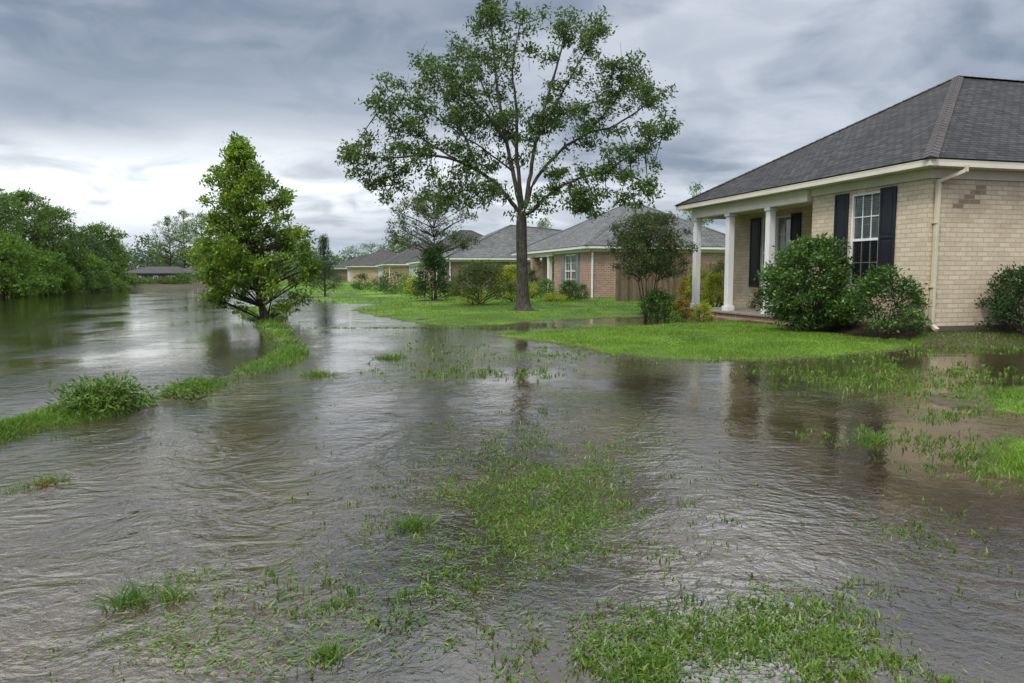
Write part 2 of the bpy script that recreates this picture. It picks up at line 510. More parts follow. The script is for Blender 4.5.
def build_terrain():
    ys = np.concatenate([np.linspace(-4, 2.4, 14)[:-1], np.geomspace(2.4 + 3, 900 + 3, 470) - 3])
    ss = np.linspace(-1.45, 1.45, 470)
    Y, S = np.meshgrid(ys, ss, indexing='ij'); X = S * (Y + 7)
    P = np.stack([X.ravel(), Y.ravel()], 1)
    z, lawn, bed = H(P)
    for (x, y, r) in MULCH:
        d = np.hypot(P[:, 0] - x, P[:, 1] - y); e = r * (1 + .15 * vnoise(P, 3, 21))
        w = np.clip((e - d) / .25 + .5, 0, 1); bed = np.maximum(bed, w)
        z = z + .05 * np.clip((e - d) / e, 0, 1)
    far = np.clip((P[:, 1] - 220) / 500, 0, 1)
    z = z + far * 6
    n, m = Y.shape
    i = np.arange(n * m).reshape(n, m)
    Fq = np.stack([i[:-1, :-1].ravel(), i[:-1, 1:].ravel(), i[1:, 1:].ravel(), i[1:, :-1].ravel()], 1)
    o = mesh_np('ground', np.column_stack([P, z]), Fq, m_ground(), None, True, {'lawn': lawn, 'mulch': bed})
    tag(o, kind='structure')


def build_water():
    b = MB(); b.face([(-1500, -60, 0), (1500, -60, 0), (1500, 1200, 0), (-1500, 1200, 0)])
    o = b.build('water', m_water()); tag(o, kind='structure')
    o.data.polygons[0].use_smooth = False


# ------------------------------------------------------------------ grass
def blades(P, z0, h, w, lean, rg, bend=True):
    n = len(P); a = rg.uniform(0, 2 * math.pi, n); la = rg.uniform(0, 2 * math.pi, n)
    s = np.stack([np.cos(a), np.sin(a), np.zeros(n)], 1) * (w / 2)[:, None]
    l = np.stack([np.cos(la), np.sin(la), np.zeros(n)], 1) * (h * lean)[:, None]
    b = np.column_stack([P, z0])
    up = np.zeros((n, 3)); up[:, 2] = h
    mid = b + up * .55 + l * .3
    V = np.stack([b - s, b + s, mid + s * .8, mid - s * .8, b + up * .95 + l + s * .12, b + up * .95 + l - s * .12], 1).reshape(-1, 3)
    i = (np.arange(n) * 6)[:, None]
    Fq = np.concatenate([i + np.array([[0, 1, 2, 3]]), i + np.array([[3, 2, 4, 5]])])
    return V, Fq


def cat_geo(gs):
    V = []; Fs = []; o = 0
    for v, f in gs: V.append(v); Fs.append(f + o); o += len(v)
    return np.concatenate(V), np.concatenate(Fs)


def px_samples(pl, n, rg, grow=0.0):
    """random ground points, about even per picture area, inside a picture-space polygon"""
    p = np.array(pl, float); lo = p.min(0) - grow; hi = p.max(0) + grow
    lo = np.maximum(lo, [-150, 282]); hi = np.minimum(hi, [1180, 800])
    q = rg.uniform(lo, hi, (n, 2))
    s = sdf(q, p) > -grow
    return gp(q[s, 0], q[s, 1])


def lawn_grass():
    rg = np.random.default_rng(5); G = []
    for k, n in (('main', 160000), ('front', 250000), ('patch', 60000), ('corner', 50000)):
        P = px_samples(PX[k], n, rg, {'patch': 18, 'corner': 22, 'front': 6, 'main': 2}[k])
        z, lawn, bed = H(P)
        keep = (z > -.035 * rg.uniform(0, 1, len(P)) ** 1.5) & (bed < .5)
        keep &= rg.uniform(0, 1, len(P)) < np.clip((z + .012) / .05, .12, 1) + .25 * vnoise(P, 4, 33)
        if k in ('patch', 'corner'): keep &= rg.uniform(0, 1, len(P)) < np.clip((P[:, 0] / P[:, 1] - .56) / .13, .05, 1)
        for (x, y, r) in MULCH: keep &= np.hypot(P[:, 0] - x, P[:, 1] - y) > r * .93
        P = P[keep]; z = z[keep]; d = np.hypot(P[:, 0], P[:, 1])
        cl = .75 + .35 * vnoise(P, 3.0, 31)
        h = rg.uniform(.035, .085, len(P)) * np.clip(cl, .4, 1.3) * np.clip(d / 25, 1, 1.6)
        w = np.maximum(.006, d * .00055) * rg.uniform(.7, 1.3, len(P))
        G.append(blades(P, z - .01, h, w, rg.uniform(.1, .9, len(P)), rg))
    V, Fq = cat_geo(G)
    tag(mesh_np('lawn_grass', V, Fq, M['grass']), 'short bright wet lawn grass', 'grass', kind='stuff')


def bank_grass():
    rg = np.random.default_rng(6)
    P = px_samples(PX['levee'], 230000, rg, 5)
    z, lawn, _ = H(P); k = z > -.05 * rg.uniform(0, 1, len(P)); P = P[k]; z = z[k]
    d = np.hypot(P[:, 0], P[:, 1]); c = np.clip(.75 + .75 * vnoise(P, 3.2, 41), .15, 1.7)
    h = rg.uniform(.03, .13, len(P)) * c * np.clip(d / 14, .75, 1.3)
    w = np.maximum(.009, d * .0009) * rg.uniform(.7, 1.5, len(P))
    V, Fq = blades(P, z - .02, h, w, rg.uniform(.2, 1.2, len(P)), rg)
    tag(mesh_np('bank_grass', V, Fq, M['weed']), 'rank grass on the narrow bank between river and flooded lawn', 'grass', kind='stuff')


# sparse blades poking out of the flood: (ellipse centre px, radii px, blades, height, tuftiness)
SPARSE = [
    ((540,495),(98,58),14500,(.02,.085)), ((530,515),(140,80),4200,(.02,.08)), ((600,520),(80,55),1500,(.02,.07)),
    ((725,648),(185,50),9500,(.03,.10)), ((640,672),(110,24),3000,(.03,.09)), ((820,615),(70,34),1200,(.02,.08)), ((760,705),(200,34),4500,(.03,.1)),
    ((480,374),(100,7),900,(.05,.10)), ((420,366),(60,8),260,(.04,.09)), ((440,345),(40,10),500,(.02,.06)),
    ((865,376),(105,11),2600,(.03,.08)), ((900,388),(95,13),2000,(.03,.08)), ((960,372),(90,8),900,(.03,.07)), ((880,437),(60,14),900,(.04,.11)), ((950,455),(70,18),900,(.03,.1)),
    ((1000,400),(75,16),2600,(.03,.10)), ((1010,460),(55,24),2600,(.03,.11)), ((960,415),(60,10),700,(.03,.08)),
    ((925,535),(60,24),700,(.03,.09)), ((690,545),(40,50),380,(.03,.10)), ((700,470),(60,60),260,(.02,.06)),
    ((350,600),(80,45),900,(.03,.12)), ((340,650),(50,26),420,(.04,.12)), ((430,565),(60,55),1300,(.03,.10)), ((180,588),(70,22),340,(.03,.11)),
    ((230,620),(110,50),420,(.02,.08)), ((370,510),(70,40),260,(.03,.1)), ((130,540),(120,60),50,(.02,.05)), ((100,440),(120,20),110,(.03,.07)), ((300,440),(130,45),60,(.03,.07)),
    ((980,600),(70,50),160,(.03,.08)), ((600,610),(120,50),160,(.02,.07)), ((190,470),(160,30),60,(.03,.07)), ((640,420),(120,35),100,(.02,.06)),
    ((975,347),(85,6),1500,(.02,.06)), ((760,372),(30,6),200,(.03,.06)), ((830,357),(120,7),2600,(.02,.05)), ((620,354),(150,9),2600,(.02,.05)), ((430,324),(120,4),1500,(.02,.05)), ((60,660),(120,40),100,(.02,.06)),
]


def flooded_grass():
    rg = np.random.default_rng(7); G = []
    for (c, r, n, hh) in SPARSE:
        nt = max(6, int(n / 6.5))
        a = rg.uniform(0, 2 * math.pi, nt); q = .56 * np.sqrt(-2 * np.log(rg.uniform(.02, 1, nt)))
        px = c[0] + r[0] * q * np.cos(a); py = np.clip(c[1] + r[1] * q * np.sin(a), 328, 800)
        T = gp(px, py)
        d = np.hypot(T[:, 0], T[:, 1])
        T = T[d < 40]; q = q[d < 40]
        T = T[vnoise(T, 5.5, 51) + .7 * vnoise(T, 13, 52) > -1.0 + q * .75]
        k = rg.integers(2, 9, len(T))
        idx = np.repeat(np.arange(len(T)), k)
        tall = rg.uniform(.5, 1.25, len(T)) ** 1.4
        P = T[idx] + rg.normal(0, .022, (len(idx), 2)) * (1 + np.hypot(*T[idx].T) * .05)[:, None]
        d = np.hypot(P[:, 0], P[:, 1])
        h = (rg.uniform(hh[0], hh[1], len(P)) * tall[idx] * .42 * np.clip(d / 7, .8, 2) + .012)
        w = np.maximum(.0085, d * .0014) * rg.uniform(.7, 1.6, len(P))
        G.append(blades(P, np.full(len(P), -.014), h, w, rg.uniform(.1, 1.1, len(P)), rg))
    V, Fq = cat_geo(G)
    tag(mesh_np('flooded_grass', V, Fq, M['grass_wild']), 'drowned grass blades poking up through the flood water', 'grass', kind='stuff')
    # clippings and torn blades lying on the surface
    G = []
    for (c, r, n) in [((540,498),(105,62),3200), ((300,600),(150,60),700), ((230,645),(140,40),500), ((430,580),(100,70),700), ((725,645),(170,48),1800),
                      ((690,510),(70,90),200), ((900,540),(90,40),250), ((470,376),(110,12),160), ((870,385),(110,20),300), ((480,500),(420,190),350)]:
        a = rg.uniform(0, 2 * math.pi, n); q = .58 * np.sqrt(-2 * np.log(rg.uniform(.02, 1, n)))
        P = gp(c[0] + r[0] * q * np.cos(a), np.clip(c[1] + r[1] * q * np.sin(a), 335, 800))
        P = P + .12 * np.hypot(P[:, :1], P[:, 1:]) / 4 * np.column_stack([vnoise(P, 4, 61), vnoise(P, 4, 62)])
        d = np.hypot(P[:, 0], P[:, 1])
        an = rg.normal(.5, .9, len(P)); L = rg.uniform(.015, .055, len(P)); w = np.maximum(.007, d * .0013)
        dv = np.stack([np.cos(an), np.sin(an)], 1); sv = np.stack([-dv[:, 1], dv[:, 0]], 1)
        z = np.full(len(P), .004) + rg.uniform(0, .004, len(P))
        def pt(u, s): return np.column_stack([P + dv * (L * u)[:, None] + sv * (w * s)[:, None], z])
        V = np.stack([pt(-.5, 0), pt(0, -.5), pt(.5, .1), pt(0, .5)], 1).reshape(-1, 3)
        G.append((V, (np.arange(len(P)) * 4)[:, None] + np.array([[0, 1, 2, 3]])))
    V, Fq = cat_geo(G)
    tag(mesh_np('floating_grass_clippings', V, Fq, M['grass_wild']), 'torn grass blades floating on the flood water', 'grass', kind='stuff')


def tuft(label, px, py, w, h, n, mat='weed', broad=1.0, name='grass_tuft', group='tufts standing in the flood', z=None):
    rg = np.random.default_rng(int(px * 7 + py))
    c = gp(px, py); z0 = max(hz(*c), -.022) if z is None else z
    d = np.hypot(*c)
    P = np.clip(rg.normal(0, 1, (n, 2)), -1.8, 1.8) * [w * .2, w * .15]
    e = np.exp(-(P[:, 0] / (w * .4)) ** 2)
    hh = h * rg.uniform(.4, 1.05, n) * (.35 + .65 * e)
    ww = np.maximum(.008, d * .0009) * rg.uniform(.7, 1.6, n) * broad
    V, Fq = blades(P, np.full(n, -.03), hh + .03, ww, rg.uniform(.2, 1.6, n), rg)
    o = mesh_np(name, V, Fq, M[mat]); o.location = (c[0], c[1], z0)
    return tag(o, label, 'weeds' if name != 'grass_tuft' else 'grass tuft', group)


# ------------------------------------------------------------------ foliage
def unit(v): return v / np.maximum(np.linalg.norm(v, axis=-1, keepdims=True), 1e-9)


def leaves(P, out, L, rg, droop=.25, aspect=.45):
    n = len(P)
    d = unit(rg.normal(0, 1, (n, 3)) * .8 + out * .6 + np.array([0, 0, -droop]))
    s = unit(np.cross(d, rg.normal(0, 1, (n, 3))))
    nn = np.cross(d, s)
    Ls = (L * rg.uniform(.65, 1.35, n))[:, None]
    V = np.stack([P, P + d * Ls * .45 + s * Ls * aspect * .5 + nn * Ls * .06, P + d * Ls - nn * Ls * .05, P + d * Ls * .45 - s * Ls * aspect * .5 + nn * Ls * .06], 1).reshape(-1, 3)
    return V, (np.arange(n) * 4)[:, None] + np.array([[0, 1, 2, 3]])


def clump_leaves(C, Rad, nleaf, L, rg, per=8, spread=None, shell=.4, droop=.25, aspect=.45, centre=None):
    """C (n,3) clump centres, Rad (n,3) radii; leaves gathered on little twigs inside every clump"""
    nt = max(1, nleaf // (per * len(C)))
    v = unit(rg.normal(0, 1, (len(C), nt, 3))) * (rg.uniform(shell, 1, (len(C), nt, 1)) ** .7)
    T = (C[:, None, :] + v * Rad[:, None, :]).reshape(-1, 3)
    sp = spread if spread else L * 1.1
    P = np.repeat(T, per, 0) + rg.normal(0, 1, (len(T) * per, 3)) * sp * np.array([1, 1, .7])
    ctr = C.mean(0) if centre is None else centre
    return leaves(P, unit(P - ctr), L, rg, droop, aspect)


def curve(a, b, rg, n=5, bow=.12, up=.1):
    a = np.array(a, float); b = np.array(b, float); L = np.linalg.norm(b - a)
    t = np.linspace(0, 1, n)[:, None]
    off = rg.normal(0, 1, 3) * bow * L; off[2] += up * L
    return a + (b - a) * t + off * (t * (1 - t))


def add_tube(mb, pts, r0, r1, k=5):
    n = len(pts); mb.tube([tuple(p) for p in pts], list(np.linspace(r0, r1, n)), k, cap=False)


def generic_tree(name, label, cat, base, h, Rr, z0, profile, nclump, cr, nleaf, L, leaf, bark='bark_dark', tr=None, group=None,
                 seed=1, lean=(0, 0), stems=1, droop=.25, squash=.75, per=8, aspect=.45, shell=.4, part='trunk', spread=None, sink=.08, ragged=.3):
    """tapered trunk with limbs to every leaf clump; crown radius follows profile(t), t = 0 at crown foot .. 1 at the tip"""
    rg = np.random.default_rng(seed)
    root = empty(name, base, 0, label, cat, group)
    tr = tr or h * .018
    t = rg.uniform(0, 1, nclump) ** .9
    rad = profile(t) * Rr * np.sqrt(rg.uniform(.12, 1, nclump)); a = rg.uniform(0, 2 * math.pi, nclump)
    zc = z0 + (h - z0) * t * .96
    C = np.stack([rad * np.cos(a) + lean[0] * zc / h, rad * np.sin(a) + lean[1] * zc / h, zc], 1)
    rr = cr * rg.uniform(.65, 1.3, nclump) * np.clip(profile(t) * 1.5, .4, 1)
    Rad = np.stack([rr, rr, rr * squash], 1)
    # sprays that reach out of the crown
    nr = int(nclump * ragged); tr_ = rg.uniform(.02, .95, nr); ra = profile(tr_) * Rr * rg.uniform(1.0, 1.22, nr); aa = rg.uniform(0, 2 * math.pi, nr); zr = z0 + (h - z0) * tr_
    C = np.vstack([C, np.stack([ra * np.cos(aa) + lean[0] * zr / h, ra * np.sin(aa) + lean[1] * zr / h, zr], 1)])
    q = cr * rg.uniform(.28, .55, nr); Rad = np.vstack([Rad, np.stack([q, q, q * squash], 1)])
    # the tip
    C = np.vstack([C, [lean[0], lean[1], h - cr * .5]]); Rad = np.vstack([Rad, [cr * .45, cr * .45, cr * .6]])
    mb = MB()
    tips = []
    for s in range(stems):
        e = np.array([lean[0], lean[1], h * (.93 if stems == 1 else .6)])
        b0 = np.array([0, 0, -sink])
        if stems > 1:
            aa = 2 * math.pi * s / stems + rg.uniform(-.4, .4)
            b0 = np.array([.05 * math.cos(aa) * Rr, .05 * math.sin(aa) * Rr, -sink]); e = np.array([.5 * Rr * math.cos(aa), .5 * Rr * math.sin(aa), h * .68])
        pts = curve(b0, e, rg, 12, .05, 0)
        rads = tr * (1 - np.linspace(0, 1, 12) * .88); rads[0] *= 1.7; rads[1] *= 1.12
        mb.tube([tuple(p) for p in pts], list(rads), 9, cap=False); tips.append(pts)
    S = np.vstack(tips)
    for c, q in zip(C, Rad):
        dd = np.linalg.norm((S - c) * [1, 1, 1], axis=1) + np.where(S[:, 2] > c[2] - .32 * np.hypot(*(c[:2] - S[:, :2].mean(0))), 3, 0)
        p = S[dd.argmin()]; Ln = np.linalg.norm(c - p)
        add_tube(mb, curve(p, c, rg, 5, .08, .06), max(.008, tr * .12 + Ln * .012), .006 * max(1, h / 5), 4)
    mb.build(part, M[bark], root, smooth=True)
    V, Fq = clump_leaves(C, Rad, nleaf, L, rg, per, spread, shell, droop, aspect, np.array([0, 0, z0 + (h - z0) * .4]))
    mesh_np('crown' if part == 'trunk' else 'foliage', V, Fq, M[leaf], root)
    return root


ROUND = lambda t: np.sqrt(np.clip(1 - (2 * t - .85) ** 2 * .62, .05, 1)) * np.where(t > .85, (1 - t) / .15 * .5 + .5, 1)
CONE = lambda t: np.clip(1.02 - t, .04, 1)
EGG = lambda t: np.clip(np.sin(np.clip(t * .86 + .13, 0, 1) * math.pi) ** .8, .08, 1)
DOME = lambda t: np.sqrt(np.clip(1.04 - t ** 2, .05, 1))


def bush(label, base, w, h, leaf, nleaf, L, seed, name='shrub', group=None, nclump=34, cr=None, cat='shrub', depth=None, profile=DOME, per=7, aspect=.5, z0=.12, stems=4, tr=.02):
    return generic_tree(name, label, cat, base, h, w / 2 * .82, h * z0, profile, nclump, cr or w * .17, nleaf, L, leaf, 'bark_dark', tr,
                        group, seed, (0, 0), stems, .0, .85, per, aspect, .3, 'stem', None, .05, .55)


def big_tree():
    Y0 = 27.9
    rg = np.random.default_rng(21)
    base = np.array([*gp(523, 310.5, .12), .10])
    root = empty('shade_tree', base, 0, 'tall spreading shade tree with forked grey limbs, alone on the lawn', 'tree')
    Y0 = base[1]
    def W(px, py, dy): return at(px, py, Y0 + dy) - base
    limbs = [  # (pixel path, depth at the end, start radius, end radius)
        ([(521,214),(515,207),(497,184),(479,171),(456,159),(424,153),(388,160),(350,152)], -1.2, .145, .018),
        ([(479,171),(465,136),(452,109),(432,70)], 1.8, .08, .014),
        ([(456,159),(428,143),(402,122),(372,91)], .8, .07, .014),
        ([(521,210),(513,172),(504,132),(497,86),(492,30),(490,4)], .7, .15, .015),
        ([(506,141),(490,118),(474,100),(450,78)], -1.6, .075, .013),
        ([(523,208),(516,150),(517,113),(511,68),(520,24)], -1.8, .13, .014),
        ([(525,208),(531,168),(538,127),(551,86),(561,50),(570,20)], 1.5, .14, .014),
        ([(535,145),(552,112),(583,55),(600,26)], -.8, .075, .013),
        ([(526,206),(533,181),(560,150),(588,132),(615,127),(647,104),(664,92)], 1.0, .12, .014),
        ([(588,132),(612,106),(628,76),(636,70)], -.7, .05, .012),
        ([(523,214),(530,214),(547,195),(574,179),(606,172),(638,178),(657,188)], -1.3, .115, .014),
        ([(606,172),(630,155),(655,140),(672,128)], .3, .05, .012),
        ([(424,153),(405,165),(385,180),(372,186)], -.5, .04, .01),
        ([(497,184),(482,193),(462,190),(440,197)], -1.8, .045, .01),
        ([(574,179),(580,190),(590,200)], -1.6, .04, .01),
        ([(517,150),(500,120),(475,70),(462,44)], 2.4, .06, .012),
        ([(538,127),(570,110),(600,100),(640,88)], 2.6, .06, .012),
        ([(513,172),(485,150),(440,120),(405,98)], -2.6, .06, .012),
    ]
    mb = MB()
    tp = [W(523, 312, 0) - [0, 0, .12], W(523, 309, 0), W(523, 304.5, 0), W(523, 297, 0), W(522.5, 285, 0), W(522, 262, 0), W(521.5, 240, 0), W(521.5, 222, 0), W(521.5, 211, 0)]
    mb.tube([tuple(p) for p in tp], [.46, .36, .29, .24, .22, .21, .205, .2, .15], 16, cap=False)
    S = []; 
    for (pp, dy, r0, r1) in limbs:
        q = np.array(pp, float)
        start = 0
        # limbs that leave another limb begin at that limb's depth
        for (pp2, dy2, *_r) in limbs:
            if pp2 is not pp and pp[0] in pp2[1:]: start = dy2 * pp2.index(pp[0]) / (len(pp2) - 1)
        dys = np.linspace(start, dy, len(q))
        pts = np.array([W(*p, d) for p, d in zip(q, dys)])
        # resample smooth
        tt = np.linspace(0, len(pts) - 1, len(pts) * 4)
        sm = np.stack([np.interp(tt, np.arange(len(pts)), pts[:, k]) for k in range(3)], 1)
        for _ in range(3): sm[1:-1] = (sm[:-2] + 2 * sm[1:-1] + sm[2:]) / 4
        sm[1:-1] += rg.normal(0, .012, (len(sm) - 2, 3))
        mb.tube([tuple(p) for p in sm], list(np.linspace(1, 0, len(sm)) ** .8 * (r0 * .60 - r1) + r1), 8, cap=False)
        S.append(sm[len(sm) // 5:])
    C = []
    for sm in S:
        n = len(sm)
        for i in range(n):
            f = i / n
            for _ in range(rg.poisson(.75 + .7 * f)):
                C.append(sm[i] + unit(rg.normal(0, 1, 3)) * rg.uniform(.2, .75) * np.array([1, 1.5, .8]))
        for _ in range(2): C.append(sm[-1] + rg.normal(0, .22, 3))
    edge = [(490,10),(474,32),(462,46),(452,60),(436,66),(424,70),(412,58),(418,88),(397,84),(378,90),(366,104),(384,122),(362,136),(344,148),(338,158),(348,172),(362,182),(378,190),(398,172),
            (428,172),(446,184),(466,195),(437,206),(416,132),(520,14),(545,16),(560,20),(588,40),(598,30),(604,62),(598,86),(622,66),(634,84),(655,86),(661,100),(672,116),(660,130),(655,150),(664,165),(640,160),(652,188),(628,200),(612,192),
            (590,206),(573,200),(556,190),(600,212),(505,30),(530,50),(575,70),(480,60),(460,100),(615,150),(630,130),(590,110),(570,150),(545,60),(475,120),(400,150),(660,195),(645,205),(560,95),(500,55)]
    for e in edge: C.append(W(e[0], e[1], rg.uniform(-1.8, 1.8)))
    C = np.array(C); C[:, 0] *= np.where(C[:, 0] > 0, .925, .955)
    SS = np.vstack(S)
    kept = []
    for c in C:
        if all(np.linalg.norm(c - k) > .34 for k in kept): kept.append(c)
    C = np.array(kept)
    for c in C:
        dd = np.linalg.norm(SS - c, axis=1); p = SS[dd.argmin()]
        # start a little back down the limb
        add_tube(mb, curve(p, c, rg, 5, .12, .08), .014 + .008 * min(dd.min(), 2), .006, 4)
        for _ in range(2):
            c2 = c + rg.normal(0, .28, 3); add_tube(mb, curve(c, c2, rg, 3, .1, 0), .009, .005, 3)
    mb.build('trunk', M['bark'], root, smooth=True)
    rr = rg.uniform(.22, .60, len(C)); Rad = np.stack([rr, rr * 1.2, rr * .7], 1)
    V, Fq = clump_leaves(C, Rad, 43000, .135, rg, 8, .10, .05, .35, .45)
    mesh_np('crown', V, Fq, M['leaf_big'], root)
    MULCH.append((base[0], base[1], .62))
    return root


# ------------------------------------------------------------------ houses
def wall_y(mb, x, th, y0, y1, z0, z1, holes=()):
    """wall along local y with its outer face at x (thickness towards +x); holes (ya, yb, za, zb) in order of y"""
    c = y0
    for (ya, yb, za, zb) in sorted(holes):
        mb.box(x, x + th, c, ya, z0, z1); mb.box(x, x + th, ya, yb, z0, za); mb.box(x, x + th, ya, yb, zb, z1); c = yb
    mb.box(x, x + th, c, y1, z0, z1)


def window_y(root, x, ya, yb, za, zb, cols=3, rows=2, mat='frame', blinds=True, depth=.06):
    """double-hung window set into a wall whose outer face is at x"""
    w = MB(); t = .055; xi, xo = x + depth, x + depth - .045
    w.box(xo, xi + .03, ya, ya + t, za, zb); w.box(xo, xi + .03, yb - t, yb, za, zb)
    w.box(xo, xi + .03, ya + t, yb - t, za, za + t); w.box(xo, xi + .03, ya + t, yb - t, zb - t, zb)
    zm = (za + zb) / 2
    w.box(xo + .012, xi + .02, ya + t, yb - t, zm - .03, zm + .03)
    m = .011
    for (a, b) in ((za + t, zm - .03), (zm + .03, zb - t)):
        for i in range(1, cols):
            y = ya + t + (yb - ya - 2 * t) * i / cols; w.box(xi - .012, xi + .004, y - m, y + m, a, b)
        for j in range(1, rows):
            z = a + (b - a) * j / rows; w.box(xi - .0115, xi + .0045, ya + t, yb - t, z - m, z + m)
    f = w.build('window', M[mat], root)
    g = MB(); g.face([(xi + .012, ya + t, za + t), (xi + .012, ya + t, zb - t), (xi + .012, yb - t, zb - t), (xi + .012, yb - t, za + t)])
    g.build('pane', M['glass'], f)
    if blinds:
        s = MB(); z = zb - t - .02
        while z > zm + .02:
            s.face([(xi + .05, ya + t, z), (xi + .035, ya + t, z - .034), (xi + .035, yb - t, z - .034), (xi + .05, yb - t, z)]); z -= .042
        s.build('blind', M['white'], f)
    return f


def shutter_y(root, x, ya, yb, za, zb, mat='shutter'):
    s = MB(); s.box(x - .03, x - .003, ya, yb, za, zb)
    t = .06; zm = (za + zb) / 2
    for (a, b) in ((ya, ya + t), (yb - t, yb)): s.box(x - .048, x - .0305, a, b, za, zb)
    for (a, b) in ((za, za + t), (zm - t / 2, zm + t / 2), (zb - t, zb)): s.box(x - .047, x - .0305, ya + t, yb - t, a, b)
    for (a, b) in ((za + t, zm - t / 2), (zm + t / 2, zb - t)): s.box(x - .042, x - .0305, ya + t + .045, yb - t - .045, a + .05, b - .05)
    return s.build('shutter', M[mat], root, bevel=.006)


def hip_roof(root, A, B, z, R1, R2, mat, axis, cap='roof_cap', capr=0.0):
    """eave rectangle A=(x0,y0) B=(x1,y1) at height z with ridge R1-R2"""
    a, b, c, d = (A[0], A[1], z), (B[0], A[1], z), (B[0], B[1], z), (A[0], B[1], z)
    m = MB(); same = R1 == R2
    if axis == 'x':
        m.slope([d, a, R1]); m.slope([a, b, R2] if same else [a, b, R2, R1]); m.slope([b, c, R2]); m.slope([c, d, R1] if same else [c, d, R1, R2])
        hips = [(a, R1), (d, R1), (b, R2), (c, R2)]
    else:
        m.slope([a, b, R1]); m.slope([b, c, R2] if same else [b, c, R2, R1]); m.slope([c, d, R2]); m.slope([d, a, R1] if same else [d, a, R1, R2])
        hips = [(a, R1), (b, R1), (c, R2), (d, R2)]
    rf = m.build('roof', M[mat], root, solid=.035)
    if not same: hips.append((R1, R2))
    k = MB()
    for p, q in hips:
        p, q = Vector(p), Vector(q); L = (q - p).length; dr = (q - p).normalized()
        side = dr.cross(Vector((0, 0, 1))).normalized(); up = side.cross(dr)
        s = 0; step = .24 if capr else L
        wdt = .15 if capr else .12
        while s < L - .02:
            e = min(L, s + step * 1.15)
            p0, p1 = p + dr * s + up * .036, p + dr * e + up * .024
            for sg in (-1, 1):
                lo0, lo1 = p0 + side * sg * wdt - up * .06, p1 + side * sg * wdt - up * .055
                pts = [p0, p1, lo1, lo0]; k.face(pts if sg > 0 else pts[::-1], [(0, s), (0, e), (.15, e), (.15, s)])
            k.face([p0 + side * wdt - up * .06, p0 - side * wdt - up * .06, p0], [(0, 0), (.1, 0), (.05, .05)])
            s += step
    k.build('ridge_cap', M[cap], rf)
    return rf


def eaves(root, A, B, z0, z1, mat, gut=.09):
    """fascia / gutter ring and soffit"""
    x0, y0, x1, y1 = A[0] + .03, A[1] + .03, B[0] - .03, B[1] - .03
    f = MB(); t = .03
    def prof(p, q, n):   # k-style gutter: front face leans out, small lip on top
        p, q, n = Vector(p), Vector(q), Vector(n); up = Vector((0, 0, 1)); h = z1 - z0
        a = [p - n * .06, p, p + n * .003 + up * h * .55, p + n * .012 + up * h * .82, p + n * .012 + up * h, p + n * .003 + up * h, p - n * .06 + up * h]
        b = [v + (q - p) for v in a]
        for i in range(len(a) - 1): f.face([a[i], b[i], b[i + 1], a[i + 1]])
        f.face(a[::-1]); f.face(b)
    prof((x0, y0, z0), (x0, y1, z0), (-1, 0, 0)); prof((x1, y0, z0), (x1, y1, z0), (1, 0, 0))
    prof((x0, y0, z0), (x1, y0, z0), (0, -1, 0)); prof((x0, y1, z0), (x1, y1, z0), (0, 1, 0))
    f.build('gutter', M[mat], root)
    s = MB(); s.box(x0 + .001, x1 - .001, y0 + .001, y1 - .001, z0 + .004, z0 + .022)
    s.build('soffit', M[mat], root)


def downspout(root, pts, mat='pipe', w=.045):
    d = MB()
    for p, q in zip(pts[:-1], pts[1:]):
        p, q = Vector(p), Vector(q); dr = (q - p).normalized(); p = p - dr * w * .6; q = q + dr * w * .6
        a = dr.cross(Vector((0, 0, 1)) if abs(dr.z) < .9 else Vector((1, 0, 0))).normalized(); b = dr.cross(a)
        c = [a * w + b * w * .8, -a * w + b * w * .8, -a * w - b * w * .8, a * w - b * w * .8]
        for i in range(4): d.face([p + c[i], q + c[i], q + c[(i + 1) % 4], p + c[(i + 1) % 4]])
        d.face([q + x for x in c]); d.face([p + x for x in c][::-1])
    return d.build('downspout', M[mat], root, bevel=.012)


def square_column(root, x, y, z0, z1, w=.13, mat='white'):
    c = MB(); c.box(x - w, x + w, y - w, y + w, z0 + .16, z1 - .1)
    o = c.build('column', M[mat], root, bevel=.012)
    b = MB(); b.box(x - w - .045, x + w + .045, y - w - .045, y + w + .045, z0, z0 + .16); b.build('plinth', M[mat], o, bevel=.015)
    b = MB(); b.box(x - w - .035, x + w + .035, y - w - .035, y + w + .035, z1 - .1, z1); b.build('capital', M[mat], o, bevel=.012)
    return o


